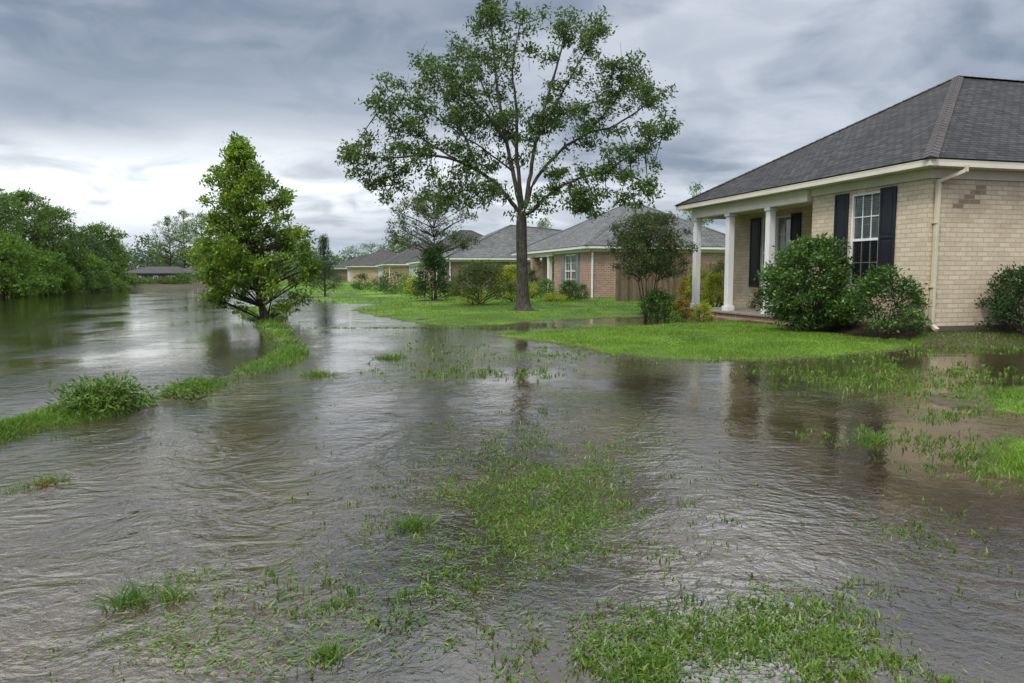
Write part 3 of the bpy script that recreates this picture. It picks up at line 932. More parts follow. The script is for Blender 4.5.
def near_house():
    root = empty('brick_house', (H1C[0], H1C[1], 0), H1A, 'cream brick house with columned porch, dark hip roof and black shutters, nearest of all', 'house', 'houses along the flooded lawn')
    W, L, z0, zt = 16.0, 10.95, -.1, 3.78
    th = .2; Y0 = .40
    b = MB()
    wall_y(b, 0, th, Y0, 4.4, z0, zt, [(1.88, 2.88, 1.2, 3.48)])
    b.box(th, 1.8, 4.2, 4.4, z0, zt)                     # return wall into the porch
    wall_y(b, 1.6, th, 4.4, L, z0, zt, [(5.0, 5.95, .3, 2.6), (7.62, 9.2, 1.06, 3.37)])
    b.box(th, W, Y0, Y0 + th, z0, zt - .001)                            # gable-side wall facing the flood
    b.box(1.6 + th, W, L - th, L, z0, zt)
    b.box(W - th, W, Y0 + th, L - th, z0, zt)
    b.build('wall', M['brick_cream'], root)
    # foundation strip
    f = MB(); f.box(-.012, th, Y0 - .012, 4.4, -.15, .345); f.box(th, W + .01, Y0 - .012, Y0 + .05, -.15, .345)
    f.build('foundation', M['found'], root)
    # frieze boards
    f = MB(); f.box(-.035, .02, Y0 - .035, 4.45, 3.58, 3.785); f.box(.02, W, Y0 - .035, Y0 + .02, 3.58, 3.785); f.box(1.565, 1.62, 4.45, L, 3.58, 3.785)
    f.build('frieze', M['cream'], root, bevel=.005)
    f = MB(); f.box(-.14, .14, 4.452, L - .05, 3.45, 3.782); f.box(.14, 1.6, L - .33, L - .05, 3.45, 3.782)
    f.build('porch_beam', M['cream'], root, bevel=.008)
    for y in (6.32, 8.55, 10.72): square_column(root, 0, y, .3, 3.45, .105)
    d = MB(); d.box(-.32, 1.6, 4.4, 11.1, -.15, .24); d.build('porch_base', M['brick_dark'], root)
    d = MB(); d.box(-.36, 1.6, 4.402, 11.14, .24, .30); d.build('porch_deck', M['concrete'], root, bevel=.01)
    d = MB(); d.box(-.78, -.365, 6.7, 9.0, -.15, .15); d.build('step', M['brick_dark'], root, bevel=.012)
    # windows
    win = window_y(root, 0, 1.88, 2.88, 1.2, 3.48, 3, 2)
    s = MB(); s.box(-.05, .08, 1.82, 2.94, 1.09, 1.2); s.build('sill', M['brick_cream'], win, bevel=.006)
    shutter_y(root, 0, 1.36, 1.86, 1.2, 3.52); shutter_y(root, 0, 2.96, 3.46, 1.2, 3.52)
    q = MB(); q.face([(.045, 1.93, 1.25), (.045, 1.93, 2.31), (.045, 2.83, 2.31), (.045, 2.83, 1.25)]); q.build('insect_screen', M['screen'], win)
    w2 = window_y(root, 1.6, 7.62, 8.40, 1.06, 3.37, 2, 2); window_y(root, 1.6, 8.42, 9.2, 1.06, 3.37, 2, 2)
    shutter_y(root, 1.6, 7.08, 7.58, 1.06, 3.4); shutter_y(root, 1.6, 9.26, 9.86, 1.06, 3.4)
    dr = MB(); dr.box(1.66, 1.7, 5.0, 5.95, .3, 2.6)
    for (a, c) in ((.45, 1.15), (1.35, 2.45)):
        for (p, q) in ((5.1, 5.42), (5.53, 5.85)): dr.box(1.645, 1.662, p, q, a, c)
    do = dr.build('door', M['shutter'], root, bevel=.006)
    k = MB(); k.tube([(1.655, 5.86, 1.25), (1.60, 5.86, 1.25)], [.03, .035], 10); k.build('handle', M['pipe'], do)
    # discoloured bricks, on the wall's own bond
    q = MB(); e = .003
    for (x0, x1, z) in ((1.20, 1.50, 3.36), (1.05, 1.35, 3.255), (1.20, 1.50, 3.255), (.90, 1.20, 3.15), (1.05, 1.35, 3.045), (.75, 1.05, 3.045), (.60, .90, 2.94)):
        q.face([(x0 + .006, Y0 - e, z + .006), (x1 - .006, Y0 - e, z + .008), (x1 - .006, Y0 - e, z + .098), (x0 + .006, Y0 - e, z + .098)])
    q.build('weathered_bricks', M['old_brick'], root)
    # roof
    A, B = (-.47, -.04), (W + .47, 11.5)
    hip_roof(root, A, B, 3.945, (5.55, 5.4, 7.34), (10.6, 5.4, 7.34), 'roof_dark', 'x', capr=.1)
    eaves(root, A, B, 3.782, 3.94, 'cream')
    spout = downspout(root, [(.50, .0, 3.80), (.50, .0, 3.70), (.13, Y0 - .075, 3.50), (.13, Y0 - .075, .38), (.13, Y0 - .22, .29)], 'pipe', .05)
    for z in (1.2, 2.6):
        q = MB(); q.box(.06, .20, Y0 - .128, Y0 - .006, z, z + .03); q.build('strap', M['pipe'], spout)
    return root


def far_house(label, cx, cy, L, W, zs, A_o, ridge, axis, brick, roof, rz=R(14.5), feats=(), porch=None, trim='white', z0=-.2, eh=.14):
    """hip-roofed brick house; corner at (cx, cy), front along local y at x = 0, side along local x"""
    root = empty('brick_house', (cx, cy, 0), rz, label, 'house', 'houses along the flooded lawn')
    th = .2; b = MB()
    holes = [(f[1], f[2], f[3], f[4]) for f in feats if f[0] == 'win']
    y1 = porch[0] if porch else L
    h0 = [h for h in holes if h[1] <= y1]; h1 = [h for h in holes if h[0] >= y1]
    wall_y(b, 0, th, 0, y1, z0, zs, h0)
    if porch:
        px = porch[2]; b.box(th, px + th, y1 - th, y1, z0, zs); wall_y(b, px, th, y1, L, z0, zs, h1)
    b.box(th, W, 0, th, z0, zs - .001); b.box((porch[2] if porch else 0) + th, W, L - th, L, z0, zs); b.box(W - th, W, th, L - th, z0, zs)
    b.build('wall', M[brick], root)
    f = MB(); f.box(-.03, .02, -.03, y1 + .04, zs - .16, zs + .006); f.box(.02, W, -.03, .02, zs - .16, zs + .006); f.build('frieze', M[trim], root)
    A = (-A_o, -A_o); B = (W + A_o, L + A_o)
    hip_roof(root, A, B, zs + eh + .02, ridge[0], ridge[1], roof, axis, cap=roof)
    eaves(root, A, B, zs + .004, zs + eh + .014, trim)
    for ft in feats:
        if ft[0] == 'win':
            x = porch[2] if porch and ft[1] >= y1 else 0
            wo = window_y(root, x, ft[1], ft[2], ft[3], ft[4], 2, 2)
            s = MB(); s.box(x - .05, x + .05, ft[1] - .05, ft[2] + .05, ft[3] - .08, ft[3]); s.build('sill', M[brick], wo)
        elif ft[0] == 'shut': shutter_y(root, 0, ft[1], ft[2], ft[3], ft[4], ft[5])
        elif ft[0] == 'col': square_column(root, ft[1], ft[2], .12, zs - .2, ft[3], ft[4])
        elif ft[0] == 'beam': m = MB(); m.box(-.12, .12, ft[1], ft[2], zs - .25, zs + .003); m.build('porch_beam', M[trim], root)
        elif ft[0] == 'spout': downspout(root, [(.3, -.38, zs + .05), (.08, -.07, zs - .15), (.08, -.07, .15), (.08, -.2, .1)], trim, .05)
        elif ft[0] == 'garage':
            g = MB(); g.box(-.03, .0, ft[1], ft[2], .1, ft[3])
            n = 4
            for i in range(n):
                a = .12 + (ft[3] - .16) * i / n; g.box(-.045, -.0305, ft[1] + .05, ft[2] - .05, a + .03, a + (ft[3] - .16) / n - .03)
            g.build('garage_door', M['tan_door'], root)
        elif ft[0] == 'deck': m = MB(); m.box(-.25, porch[2], y1, L, -.2, .12); m.build('porch_deck', M['concrete'], root)
        elif ft[0] == 'sidewin':
            m = MB(); m.box(ft[1], ft[2], -.03, -.003, ft[3], ft[4]); w = m.build('window', M['frame'], root)
            g = MB(); g.face([(ft[1] + .07, -.034, ft[3] + .07), (ft[2] - .07, -.034, ft[3] + .07), (ft[2] - .07, -.034, ft[4] - .07), (ft[1] + .07, -.034, ft[4] - .07)]); g.build('pane', M['glass'], w)
    return root


def houses():
    near_house()
    # second house: pinkish brick, grey roof
    far_house('pinkish brick house with blue-grey shutters and a wide grey hip roof, behind the board fence', 4.22, 40.05, 15.0, 9.6, 2.86, .45,
              ((4.35, 4.3, 5.85), (4.35, 5.2, 5.85)), 'y', 'brick_pink', 'roof_grey',
              feats=[('win', 2.35, 3.3, .72, 2.62), ('win', 3.34, 4.3, .72, 2.62), ('shut', 1.75, 2.3, .7, 2.65, 'shutter_blue'), ('shut', 4.35, 4.9, .7, 2.65, 'shutter_blue'),
                     ('win', 9.0, 10.2, .7, 2.5), ('win', 12.2, 13.2, .7, 2.5), ('col', 0, 7.3, .13, 'white'), ('col', 0, 10.6, .26, 'brick_pink'), ('col', 0, 14.6, .13, 'white'), ('beam', 6.45, 15.0), ('spout',), ('deck',)],
              porch=(6.4, 15, 1.8))
    # third house: brown brick side wall
    c3 = at(449, 290, 58)
    far_house('brown brick house with grey hip roof, seen past the tree trunk beyond the yellow-green shrubs', c3[0], 58, 8.2, 15, 2.62, .45,
              ((6.0, 4.1, 5.65), (10.5, 4.1, 5.3)), 'x', 'brick_brown', 'roof_grey',
              feats=[('win', 1.5, 2.5, .7, 2.3), ('win', 5.5, 6.6, .7, 2.3), ('spout',), ('sidewin', 4.5, 5.6, .9, 2.2), ('sidewin', 9, 10.1, .9, 2.2)])
    # fourth
    c4 = at(424, 289, 70)
    far_house('house with white porch columns and dark roof, hidden behind the sparse young tree', c4[0], 70, 10.5, 11, 2.55, .45,
              ((4.3, 4.5, 5.9), (5.5, 4.5, 5.9)), 'x', 'brick_tan', 'roof_brown',
              feats=[('win', 1.2, 2.4, .6, 2.2), ('col', 0, 4.3, .14, 'white'), ('col', 0, 6.2, .14, 'white'), ('col', 0, 8.2, .14, 'white'), ('col', 0, 10.2, .14, 'white'), ('beam', 3.55, 10.5), ('win', 5.2, 6.4, .6, 2.2), ('win', 7.5, 8.5, .6, 2.2), ('spout',)],
              porch=(3.5, 10.5, 1.6))
    c5 = at(389, 288, 84)
    far_house('tan house with a wide tan garage door under a brown-black roof', c5[0], 84, 14, 10, 2.5, .5,
              ((4.6, 5, 5.3), (4.6, 9, 5.3)), 'y', 'brick_tan', 'roof_brown',
              feats=[('garage', 1.2, 5.8, 2.15), ('win', 8.5, 9.6, .6, 2.1), ('col', 0, 7.3, .14, 'white'), ('col', 0, 10.3, .14, 'white'), ('col', 0, 13.4, .14, 'white'), ('beam', 6.6, 14), ('spout',)],
              porch=(6.5, 14, 1.6))
    c6 = at(352, 286, 104)
    far_house('farthest house of the row, pale columns and low brown roof', c6[0], 104, 13, 11, 2.5, .5,
              ((4.6, 5, 5.2), (4.6, 8, 5.2)), 'y', 'brick_tan', 'roof_brown',
              feats=[('win', 1.5, 2.7, .6, 2.1), ('win', 6, 7.2, .6, 2.1), ('col', 0, 4.6, .15, 'white'), ('col', 0, 8.5, .15, 'white'), ('col', 0, 12.4, .15, 'white'), ('beam', 4.1, 13)], porch=(4, 13, 1.6))
    c7 = at(333, 284, 126)
    far_house('small dim house at the far end of the row, behind the little conifer', c7[0], 126, 12, 12, 2.4, .5,
              ((5, 5, 4.8), (7, 5, 4.8)), 'x', 'brick_brown', 'roof_brown', feats=[('win', 1.5, 2.7, .6, 2.1), ('sidewin', 3, 4.3, .7, 2.0)])
    # across the river
    for (px, Y, L, W, lab, zs, zr) in ((124, 95, 6, 7.4, 'long low grey house at the head of the river, left one', 1.5, 2.45), (171, 96, 6, 4.4, 'low grey house at the head of the river, right one beside the tall trees', 1.55, 2.5)):
        c = at(px, 282, Y)
        r = far_house(lab, c[0], Y, L, W, zs, .35, ((1.6, 3, zr), (W - 1.6, 3, zr)), 'x', 'dark_wall', 'roof_brown', R(3),
                      feats=[('sidewin', W * .2, W * .2 + .7, .5, 1.3), ('sidewin', W * .5, W * .5 + .6, .5, 1.3), ('sidewin', W * .75, W * .75 + .8, .3, 1.3)], trim='dark_wall', eh=.1)
        r['group'] = 'houses across the river'


def fence():
    a = np.array([4.95, 35.4]); ang = R(11); Ln = 8.2
    root = empty('board_fence', (a[0], a[1], 0), ang, 'brown weathered board fence between the pinkish house and the cream house', 'fence')
    rg = random.Random(3); b = MB(); x = 0; i = 0
    while x < Ln:
        h = 2.02 + rg.uniform(-.03, .03); y = rg.uniform(-.006, .006)
        u0 = i * .145
        x0, x1 = x + .004, x + .139
        # dog-eared board
        fr = [(x0, y, .05), (x1, y, .05), (x1, y, h - .04), (x1 - .03, y, h), (x0 + .03, y, h), (x0, y, h - .04)]
        b.face(fr, [(u0 + .07, p[2]) for p in fr])
        bk = [(p[0], y + .02, p[2]) for p in fr][::-1]; b.face(bk, [(u0 + .07, p[2]) for p in bk])
        for j in range(6):
            p, q = fr[j], fr[(j + 1) % 6]; qq = [p, (p[0], y + .02, p[2]), (q[0], y + .02, q[2]), q]; b.face(qq, [(u0 + .07, v[2]) for v in qq])
        x += .145; i += 1
    b.build('board_panel', M['wood'], root)
    for z in (.4, 1.6):
        r = MB(); r.box(0, Ln, .03, .07, z, z + .09); r.build('rail', M['wood'], root)
    for k in range(5):
        r = MB(); xx = .05 + k * (Ln - .15) / 4; r.box(xx, xx + .09, .072, .16, -.1, 1.95); r.build('post', M['wood'], root)


# ------------------------------------------------------------------ planting
def gpt(px, py, z=.1):
    p = gp(px, py, z); return (p[0], p[1], max(hz(p[0], p[1]), -.05) - .01)


def yat(px, Y, z=None):
    x = (px - 512) / F * Y * 1.0
    return (x, Y, (hz(x, Y) if z is None else z) - .01)


def plants():
    big_tree()
    # tree on the river bank
    b = gpt(266, 318)
    generic_tree('bank_tree', 'bright green leafy tree leaning over the river bank, trunk at the water edge', 'tree', b, 5.7, 1.5, .32,
                 lambda t: np.interp(t, [0, .1, .27, .45, .64, .73, .88, 1], [.72, .95, 1, .9, .72, .6, .36, .12]), 135, .19, 27000, .115, 'leaf_bank', 'bark_dark', .105, seed=8, lean=(-.7, 0),
                 per=7, spread=.11, droop=.1, aspect=.5, ragged=.55, shell=.1, squash=1.25)
    # sparse young tree + evergreen below
    b = gpt(433, 301)
    generic_tree('young_tree', 'sparse young tree with thin open crown rising behind the dark conical evergreen', 'tree', (b[0], b[1] + 1.3, b[2]), 5.6, 2.1, 2.75, ROUND, 62, .34, 8200, .12, 'leaf_myrtle', 'bark_dark', .07, seed=9, per=8, spread=.13, lean=(-.1, 0))
    bush('dark conical evergreen shrub below the sparse young tree', b, 2.15, 2.75, 'leaf_dark', 7000, .12, 12, 'evergreen_shrub', profile=lambda t: np.clip(1.05 - t * .8, .1, 1), nclump=60, cr=.27)
    MULCH.append((b[0], b[1], 1.0))
    # little conifer
    b = gpt(325, 293.5)
    generic_tree('conifer', 'small dark narrow conifer standing alone at the far end of the lawn', 'tree', b, 4.3, 1.05, .45, CONE, 70, .24, 5200, .13, 'leaf_dark', 'bark_dark', .07, seed=15, squash=.45, aspect=.25)
    # crepe myrtle with round shrub
    for q in ((421, 317.5), (578, 308)): MULCH.append((*gp(*q, .1), .3))
    b = gpt(655, 316)
    MULCH.append((b[0], b[1], 1.05))
    generic_tree('crape_myrtle', 'small multi-stemmed tree with dusky rounded crown in front of the board fence', 'tree', (b[0] - .2, b[1] + .25, b[2]), 3.6, 1.15, 1.6, ROUND, 115, .24, 17000, .08, 'leaf_myrtle', 'bark', .032, seed=17, stems=5, per=8, spread=.09)
    bush('clipped round dark green shrub at the foot of the multi-stemmed tree', (b[0] + .05, b[1] - .35, b[2]), 1.3, 1.0, 'leaf_shrub', 6500, .06, 18, 'round_shrub', nclump=60, cr=.17)
    # yellow-green shrubs left of the trunk
    b = gpt(481, 306)
    MULCH.append((b[0], b[1], .75))
    bush('loose olive and yellow-green shrub on several stems, left of the big trunk', b, 2.9, 1.85, 'leaf_olive', 5200, .10, 23, nclump=52, cr=.3, z0=.25)
    bush('bright yellow-green shrub close behind the big trunk', yat(513, 35.5), 2.0, 1.75, 'leaf_yellow', 3600, .10, 24, nclump=36, cr=.26)
    bush('low bright bush in front of the loose olive shrub', yat(472, 33.6), 1.2, .7, 'leaf_yellow', 1200, .08, 25, nclump=18)
    bush('dark bush behind the trunk against the porch of the pinkish house', yat(505, 39.5), 1.6, 1.4, 'leaf_dark', 2200, .1, 26, nclump=26)
    # at the second house
    bush('dark rounded bush beside the downspout of the pinkish house', gpt(569, 302.5), 1.15, .95, 'leaf_shrub', 3400, .065, 27, nclump=40, cr=.17)
    bush('grey-green bush at the brick corner of the pinkish house', yat(582, 38.2), .7, .75, 'leaf_olive', 1500, .065, 28, nclump=20)
    bush('leafy bush before the porch of the pinkish house', yat(546, 38.8), 1.1, 1.0, 'leaf_wild', 2200, .08, 29, nclump=24)
    bush('low spreading bright plants along the pinkish house path', yat(553, 35.8), 1.3, .32, 'leaf_yellow', 1500, .07, 30, nclump=20)
    bush('tall dark bush by the left porch pillar of the pinkish house', yat(532, 40.5), 1.0, 1.5, 'leaf_dark', 1800, .09, 31, nclump=24)
    # yellow planting behind the porch
    for i, (px, Y, w, h, mt, lab) in enumerate([
            (697, 28.5, 1.3, 1.75, 'leaf_yellow', 'tall yellow-leaved bush seen left of the first porch column'),
            (715, 27.6, 1.3, 1.35, 'leaf_yellow', 'yellow bush seen between the two left porch columns'),
            (722, 29.3, 1.4, 1.9, 'leaf_olive', 'olive bush behind the yellow bush between the porch columns'),
            (688, 29.5, .9, 1.2, 'leaf_gold', 'orange-tinged bush against the fence end'),
            (735, 28.2, 1.0, 1.5, 'leaf_gold', 'golden bush next to the porch end wall')]):
        bush(lab, yat(px, Y), w, h, mt, 2400, .075, 40 + i, nclump=28, group='coloured bushes by the porch end')
    bush('small orange-leaved plant in the mulch bed left of the porch', gpt(682, 317), .75, .72, 'leaf_gold', 1700, .055, 50, 'flowering_plant', nclump=24, cat='plant')
    bush('small lime-green plant at the foot of the leftmost porch column', gpt(702, 319), .75, .62, 'leaf_yellow', 1500, .055, 51, 'flowering_plant', nclump=22, cat='plant')
    bush('low green plant at the edge of the porch mulch bed', gpt(678, 320), .6, .35, 'leaf_wild', 900, .05, 52, 'flowering_plant', nclump=16, cat='plant')
    # by the near house
    def loc(x, y):
        p = H1C + H1V * x + H1U * y; return (p[0], p[1], hz(*p) - .01)
    bush('small dark plant against the recessed porch wall', (*loc(1.1, 8.3)[:2], .3), .7, .7, 'leaf_dark', 1500, .06, 53, nclump=22)
    bush('large dense glossy green shrub in front of the porch and window', loc(-1.1, 2.85), 2.25, 2.27, 'leaf_shrub', 17000, .085, 60, 'large_shrub', nclump=130, cr=.27, z0=.10,
         profile=lambda t: np.sqrt(np.clip(1.02 - (1.65 * t - .68) ** 2, .05, 1)))
    bush('medium green shrub below the front window, left of the house corner', loc(-.85, .62), 1.6, 1.55, 'leaf_shrub', 5600, .075, 61, 'medium_shrub', nclump=52, cr=.21, z0=.2)
    bush('dark evergreen shrub against the side wall at the right edge', loc(2.0, -.35), 1.9, 1.5, 'leaf_dark', 7500, .075, 62, 'side_shrub', nclump=66, cr=.22)
    # hedge bushes at the far houses
    for i, (px, Y, w, h, mt, lab) in enumerate([
            (395, 52, 2.4, 1.6, 'leaf_dark', 'big dark bush left of the conical evergreen'),
            (410, 50, 2.0, 1.4, 'leaf_wild', 'fresh green bush close left of the conical evergreen'),
            (381, 58, 1.7, 1.1, 'leaf_olive', 'olive bush near the tan garage'),
            (362, 63, 1.6, 1.3, 'leaf_dark', 'small dark bush before the tan garage wall'),
            (334, 70, 2.2, 1.7, 'leaf_dark', 'dark bush just behind the small conifer'),
            (459, 44, 1.5, 1.2, 'leaf_dark', 'dark bush against the brown brick wall'),
            (414, 47, 1.1, 1.0, 'leaf_yellow', 'little yellow bush touching the conical evergreen'),
            (313, 78, 3.0, 1.8, 'leaf_dark', 'broad dark bush left of the small conifer')]):
        bush(lab, yat(px, Y), w, h, mt, 1500, .11, 70 + i, nclump=24, group='bushes before the far houses')
    # river-side woods, every tree its own
    left = [ # px, Y, height, radius, leaf, label
        (-14, 52, 7.4, 2.9, 'leaf_left', 'tall wood tree cut by the left edge of the view'),
        (28, 57, 7.2, 2.6, 'leaf_left', 'tall dark round-topped tree near the left edge'),
        (58, 61, 6.4, 2.3, 'leaf_left', 'dark tree a step lower, right of the tall round-topped one'),
        (84, 68, 4.6, 2.2, 'leaf_dark', 'low dark tree in the dip of the left wood'),
        (104, 76, 5.9, 2.6, 'leaf_left', 'spreading tree with open crown toward the river bend'),
        (113, 88, 4.8, 1.8, 'leaf_left', 'small tree at the right end of the left wood'),
        (4, 49, 4.6, 2.2, 'leaf_wild', 'bright green tree on the waterline at the left edge'),
        (27, 52.5, 3.9, 2.0, 'leaf_wild', 'bright bushy tree on the waterline before the tall dark one'),
        (48, 56, 3.4, 1.9, 'leaf_wild', 'bright low tree right of the bushy waterline tree'),
        (70, 61, 3.1, 1.9, 'leaf_left', 'green bank tree in the middle of the left wood'),
        (89, 66, 3.2, 1.9, 'leaf_wild', 'rounded bank tree before the spreading tree'),
        (106, 73, 2.9, 1.7, 'leaf_left', 'dark low bank tree below the spreading crown'),
        (110, 80, 2.2, 1.6, 'leaf_wild', 'last low green tree of the left bank by the grey house')]
    for i, (px, Y, h, r, mt, lab) in enumerate(left):
        low = i >= 6
        generic_tree('wood_tree', lab, 'tree', yat(px, Y), h * (.9 if low else 1.04), r * .86, .25 if low else h * .28, DOME if low else ROUND, 80, r * .25, 9000 if Y < 65 else 6500, .2 if Y < 65 else .24, mt, 'bark_dark', h * .02,
                     'trees along the left bank', 100 + i, per=8, spread=.2)
    rp = np.array([gp(*p) for p in [(-60,297.2),(0,295.8),(50,294),(100,291),(128,289.3)]])
    names = ['weedy bush trailing into the river at the left edge', 'low bush on the waterline under the tallest wood tree', 'broad low bush on the waterline, second from the left edge',
             'pale low bush on the waterline below the dip in the wood', 'low waterline bush midway along the left wood', 'rounded low bush on the waterline under the spreading crown',
             'small bush on the waterline near the river bend', 'last low bush on the waterline before the grey house']
    for i, lab in enumerate(names):
        f = i / 7 * 4; k = min(3, int(f)); q = rp[k] + (rp[k + 1] - rp[k]) * (f - k)
        bush(lab, (q[0] - .5, q[1] + .6, 0), 3.2, 1.05 + .35 * (i % 3), ['leaf_wild', 'leaf_left'][i % 2], 2200, .15, 130 + i, 'bank_bush', 'low bushes trailing along the left waterline', 26, .4)
    for i, (px, Y, w, h, lab) in enumerate([(131, 84, 2.6, .8, 'low bush on the far bank before the left end of the grey house'), (150, 85, 2.6, .5, 'lowest bush on the far bank before the grey house'),
                                            (167, 84, 2.6, .6, 'olive bush on the far bank where the two grey houses meet'), (184, 84, 3.0, 1.0, 'bush on the far bank before the right grey house')]):
        bush(lab, yat(px, Y), w, h, ['leaf_olive', 'leaf_left'][i % 2], 1600, .18, 150 + i, 'bank_bush', 'bushes on the far bank', 24, .45)
    right = [(171, 122, 10.6, 2.8, 'leaf_left', 'tall thin tree left of the two beyond the bank tree'), (187, 124, 12.0, 2.7, 'leaf_left', 'tallest thin tree beyond the bank tree'), (205, 84, 8.0, 2.4, 'leaf_left', 'tall tree half hidden by the bank tree'),
             (214, 58, 4.0, 1.5, 'leaf_bank', 'bright tree behind the bank tree on its left'),
             (290, 95, 5.0, 2.6, 'leaf_left', 'round tree right of the bank tree in the distance'), (305, 110, 5.6, 2.8, 'leaf_left', 'distant dark tree left of the small conifer')]
    for i, (px, Y, h, r, mt, lab) in enumerate(right):
        generic_tree('wood_tree', lab, 'tree', yat(px, Y, .05 if Y < 80 and px < 240 else None), h, r, h * .22, EGG if h > 7 else ROUND, 60, r * .25, 4600, .2, mt, 'bark_dark', h * .016, 'trees behind the bank tree', 160 + i, per=8, spread=.2)
    # tops behind the roofs
    for i, (px, Y, h, r, lab) in enumerate([(694, 62, 8.6, 1.1, 'narrow treetop peeking above the pinkish house next to the cream roof'), (545, 78, 6.9, 1.0, 'small treetop peeking over the ridge of the brown brick house'),
                                            (402, 118, 7.0, 2.6, 'round treetop behind the far tan roof'), (372, 130, 6.6, 2.6, 'dark treetop behind the farthest roofs'), (352, 140, 6.4, 2.8, 'dull green treetop above the end of the row')]):
        generic_tree('backyard_tree', lab, 'tree', yat(px, Y), h, r, h * .4, ROUND, 34, r * .28, 2200, .18, 'leaf_left', 'bark_dark', .12, 'treetops behind the roofs', 180 + i, per=8, spread=.2)
    # distant wood as one mass
    rg = np.random.default_rng(77); n = 520
    px = rg.uniform(-250, 620, n); Yd = rg.uniform(165, 260, n)
    x = (px - 512) / F * Yd; hh = (6.5 + 1.6 * np.sin(px * .05) + 1.2 * np.sin(px * .13 + 1)) * rg.uniform(.45, 1.08, n) * Yd / 190
    C = np.stack([x, Yd, hh], 1); rr = rg.uniform(1.8, 3.4, n)
    V, Fq = clump_leaves(C, np.stack([rr, rr, rr * .8], 1), 42000, .75, rg, 9, .7, .2, .1, .5)
    C2 = np.stack([x, Yd + 2, hh * .45], 1)
    V2, F2 = clump_leaves(C2, np.stack([rr * 1.2, rr, np.maximum(hh * .5, 1)], 1), 32000, .9, rg, 9, .8, .2, .1, .5)
    V, Fq = cat_geo([(V, Fq), (V2, F2)])
    tag(mesh_np('distant_treeline', V, Fq, M['leaf_far']), 'far-off wood beyond the river and the houses', 'woods', kind='stuff')
    # tufts and weeds
    o = generic_tree('weed_clump', 'big bushy clump of tall weeds on the bank in the left foreground', 'weeds', gpt(103, 408, .05), .29, .36, .03, DOME, 44, .10, 1900, .07, 'weed', 'bark_dark', .006, seed=201, stems=6, per=6, aspect=.28, part='stem', droop=-.1)
    generic_tree('weed_clump', 'smaller weed clump at the near end of the bank past the gap', 'weeds', gpt(186, 394, .05), .15, .34, .02, DOME, 24, .08, 650, .055, 'weed', 'bark_dark', .005, seed=202, stems=5, per=6, aspect=.28, part='stem', droop=-.1)
    tuft('isolated grass tuft in the flood just right of the bank bend', 317, 375, .75, .11, 420)
    tuft('small tuft in the flood out from the lawn tip', 391, 358, .75, .12, 380)
    tuft('tuft of green blades in the left foreground water', 128, 603, .26, .13, 130, broad=.9)
    tuft('tuft beside the left foreground tuft, nearer the middle', 172, 598, .14, .12, 60, broad=.9)
    tuft('bright tuft left of the drowned grass patch in midstream', 411, 527, .24, .12, 150, broad=.9)
    tuft('upright blades standing in water near the bottom edge, left of centre', 332, 655, .22, .10, 60, broad=.9)
    tuft('tuft on the right before the half-drowned lawn patch', 872, 441, .5, .14, 200)
    tuft('low green tuft in the water at the left edge', 20, 489, .28, .07, 110, broad=.9)
    tuft('green and reddish weed snag in the water near the left edge', 50, 482, .3, .10, 110, 'weed', 1.2)
    tuft('dead reddish stalks caught in the weed snag near the left edge', 46, 484, .18, .07, 60, 'reddish', 1.2, 'dead_stalks', None)


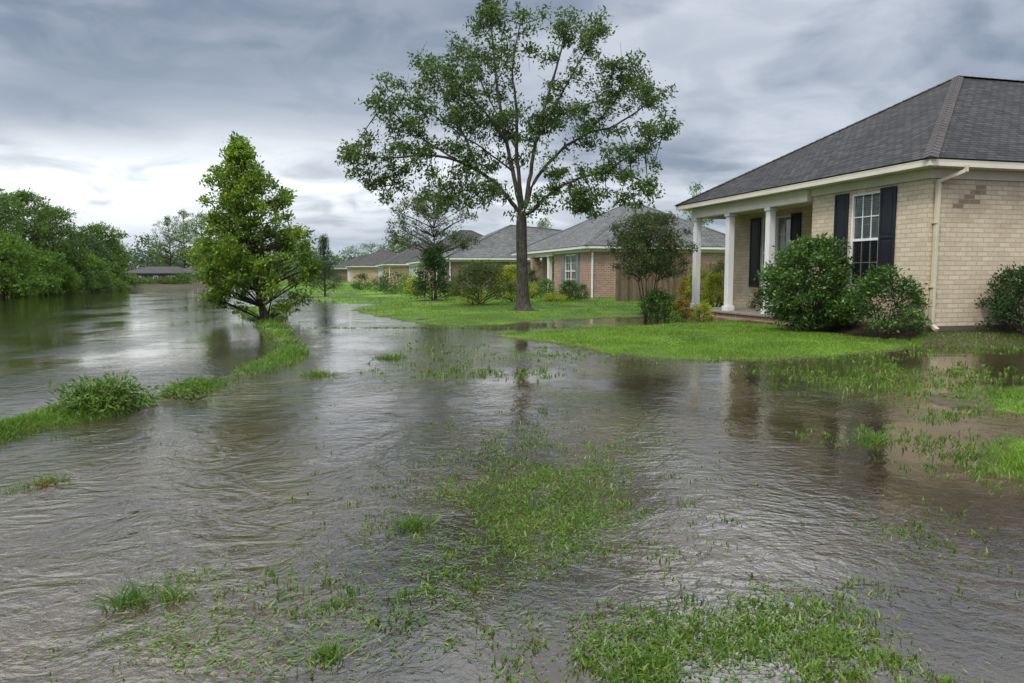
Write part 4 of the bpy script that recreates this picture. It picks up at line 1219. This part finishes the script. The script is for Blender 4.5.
# ------------------------------------------------------------------ sky and light
def world():
    w = bpy.data.worlds.new('World'); scene.world = w; w.use_nodes = True
    nt = w.node_tree; nt.nodes.clear()
    t = NT.__new__(NT); t.t = nt; t.m = None
    out = nt.nodes.new('ShaderNodeOutputWorld'); bg = nt.nodes.new('ShaderNodeBackground')
    sky = nt.nodes.new('ShaderNodeTexSky'); sky.sky_type = 'NISHITA'; sky.sun_disc = False
    sky.sun_elevation = R(52); sky.sun_rotation = R(215)
    d = t.coord('Generated')
    sep = t.n('SeparateXYZ'); t.l(d, sep.inputs[0]); x, y, z = sep.outputs
    zz = t.math('MAXIMUM', z, 0.0); den = t.math('ADD', zz, .22)
    cb = t.n('CombineXYZ'); t.l(t.math('DIVIDE', x, den), cb.inputs[0]); t.l(t.math('DIVIDE', y, den), cb.inputs[1])
    v = cb.outputs[0]
    big = t.noise(t.mapping(v, (1, 1.15, 1), (0, 0, .25), (3.1, 1.7, 0)), 1.15, 5, .48, .7)
    med = t.noise(t.mapping(v, (1, 1.1, 1), (0, 0, .1), (7.3, 2.2, 0)), 3.6, 6, .52, .7)
    f = t.math('ADD', t.math('MULTIPLY', t.ramp(big, .41, .60), .70), t.math('MULTIPLY', t.ramp(med, .34, .66), .30))
    # a break of thin bright cloud low on the left
    def blob(cx, cz, sx, sz):
        az = t.math('DIVIDE', x, t.math('MAXIMUM', y, .05)); el = t.math('DIVIDE', z, t.math('MAXIMUM', y, .05))
        a = t.math('POWER', t.math('DIVIDE', t.math('SUBTRACT', az, cx), sx), 2.0); b = t.math('POWER', t.math('DIVIDE', t.math('SUBTRACT', el, cz), sz), 2.0)
        g = t.math('EXPONENT', t.math('MULTIPLY', t.math('ADD', a, b), -1.0))
        return t.math('MULTIPLY', g, t.ramp(y, .02, .15))
    dark = (1.65, 2.03, 2.7); light = (4.7, 5.05, 5.6)
    c = t.mix(f, dark, light)
    g1 = t.math('MULTIPLY', blob(-.60, .115, .40, .085), t.ramp(t.math('ADD', med, t.math('MULTIPLY', big, .4)), .45, .7, .6, 1.0))
    g2 = t.math('MULTIPLY', blob(-.12, .11, .3, .06), t.ramp(med, .4, .65, .1, .45))
    g = t.math('ADD', g1, g2, clamp=True)
    c = t.mix(g, c, (8.4, 8.7, 9.0))
    dk = t.math('MULTIPLY', blob(-.55, .245, .55, .06), .75)
    c = t.mix(dk, c, (1.9, 2.35, 3.0))
    # lower sky turns bluish grey
    hzn = t.math('MULTIPLY', t.ramp(z, .09, .0), .55)
    c = t.mix(hzn, c, (3.4, 4.3, 5.3)); c = t.mix(t.ramp(z, .38, .6, 0.0, .6), c, (3.75, 4.05, 4.05))
    # overcast sky is brightest overhead
    up = t.math('MULTIPLY', t.ramp(z, .325, .50, 1.0, 3.6), t.math('ADD', 1.0, t.math('MULTIPLY', t.ramp(z, .34, .5), t.math('SUBTRACT', t.math('MULTIPLY', f, 1.1), .55))))
    vm = t.n('VectorMath', operation='SCALE'); t.l(c, vm.inputs[0]); t.l(up, vm.inputs['Scale'])
    fin = t.mix(.93, sky.outputs[0], vm.outputs[0])
    t.l(fin, bg.inputs[0]); bg.inputs[1].default_value = .1
    t.l(bg.outputs[0], out.inputs[0])
    s = bpy.data.lights.new('sun', 'SUN'); s.energy = 1.5; s.angle = R(12); s.color = (1, .95, .87)
    so = bpy.data.objects.new('sun', s); COL.objects.link(so)
    so.rotation_euler = (R(38), 0, R(-35))
    so.location = (-20, -20, 40)


def settings():
    scene.render.engine = 'CYCLES'
    scene.view_settings.view_transform = 'Standard'; scene.view_settings.look = 'None'
    scene.view_settings.exposure = 0.5; scene.view_settings.gamma = 1
    c = scene.cycles
    c.max_bounces = 6; c.diffuse_bounces = 3; c.glossy_bounces = 3; c.transmission_bounces = 4; c.transparent_max_bounces = 8
    c.caustics_reflective = False; c.caustics_refractive = False; c.sample_clamp_indirect = 6
    scene.render.resolution_x = 1024; scene.render.resolution_y = 683


world()
plants()
houses()
fence()
build_water()
build_terrain()
lawn_grass(); bank_grass(); flooded_grass()
settings()
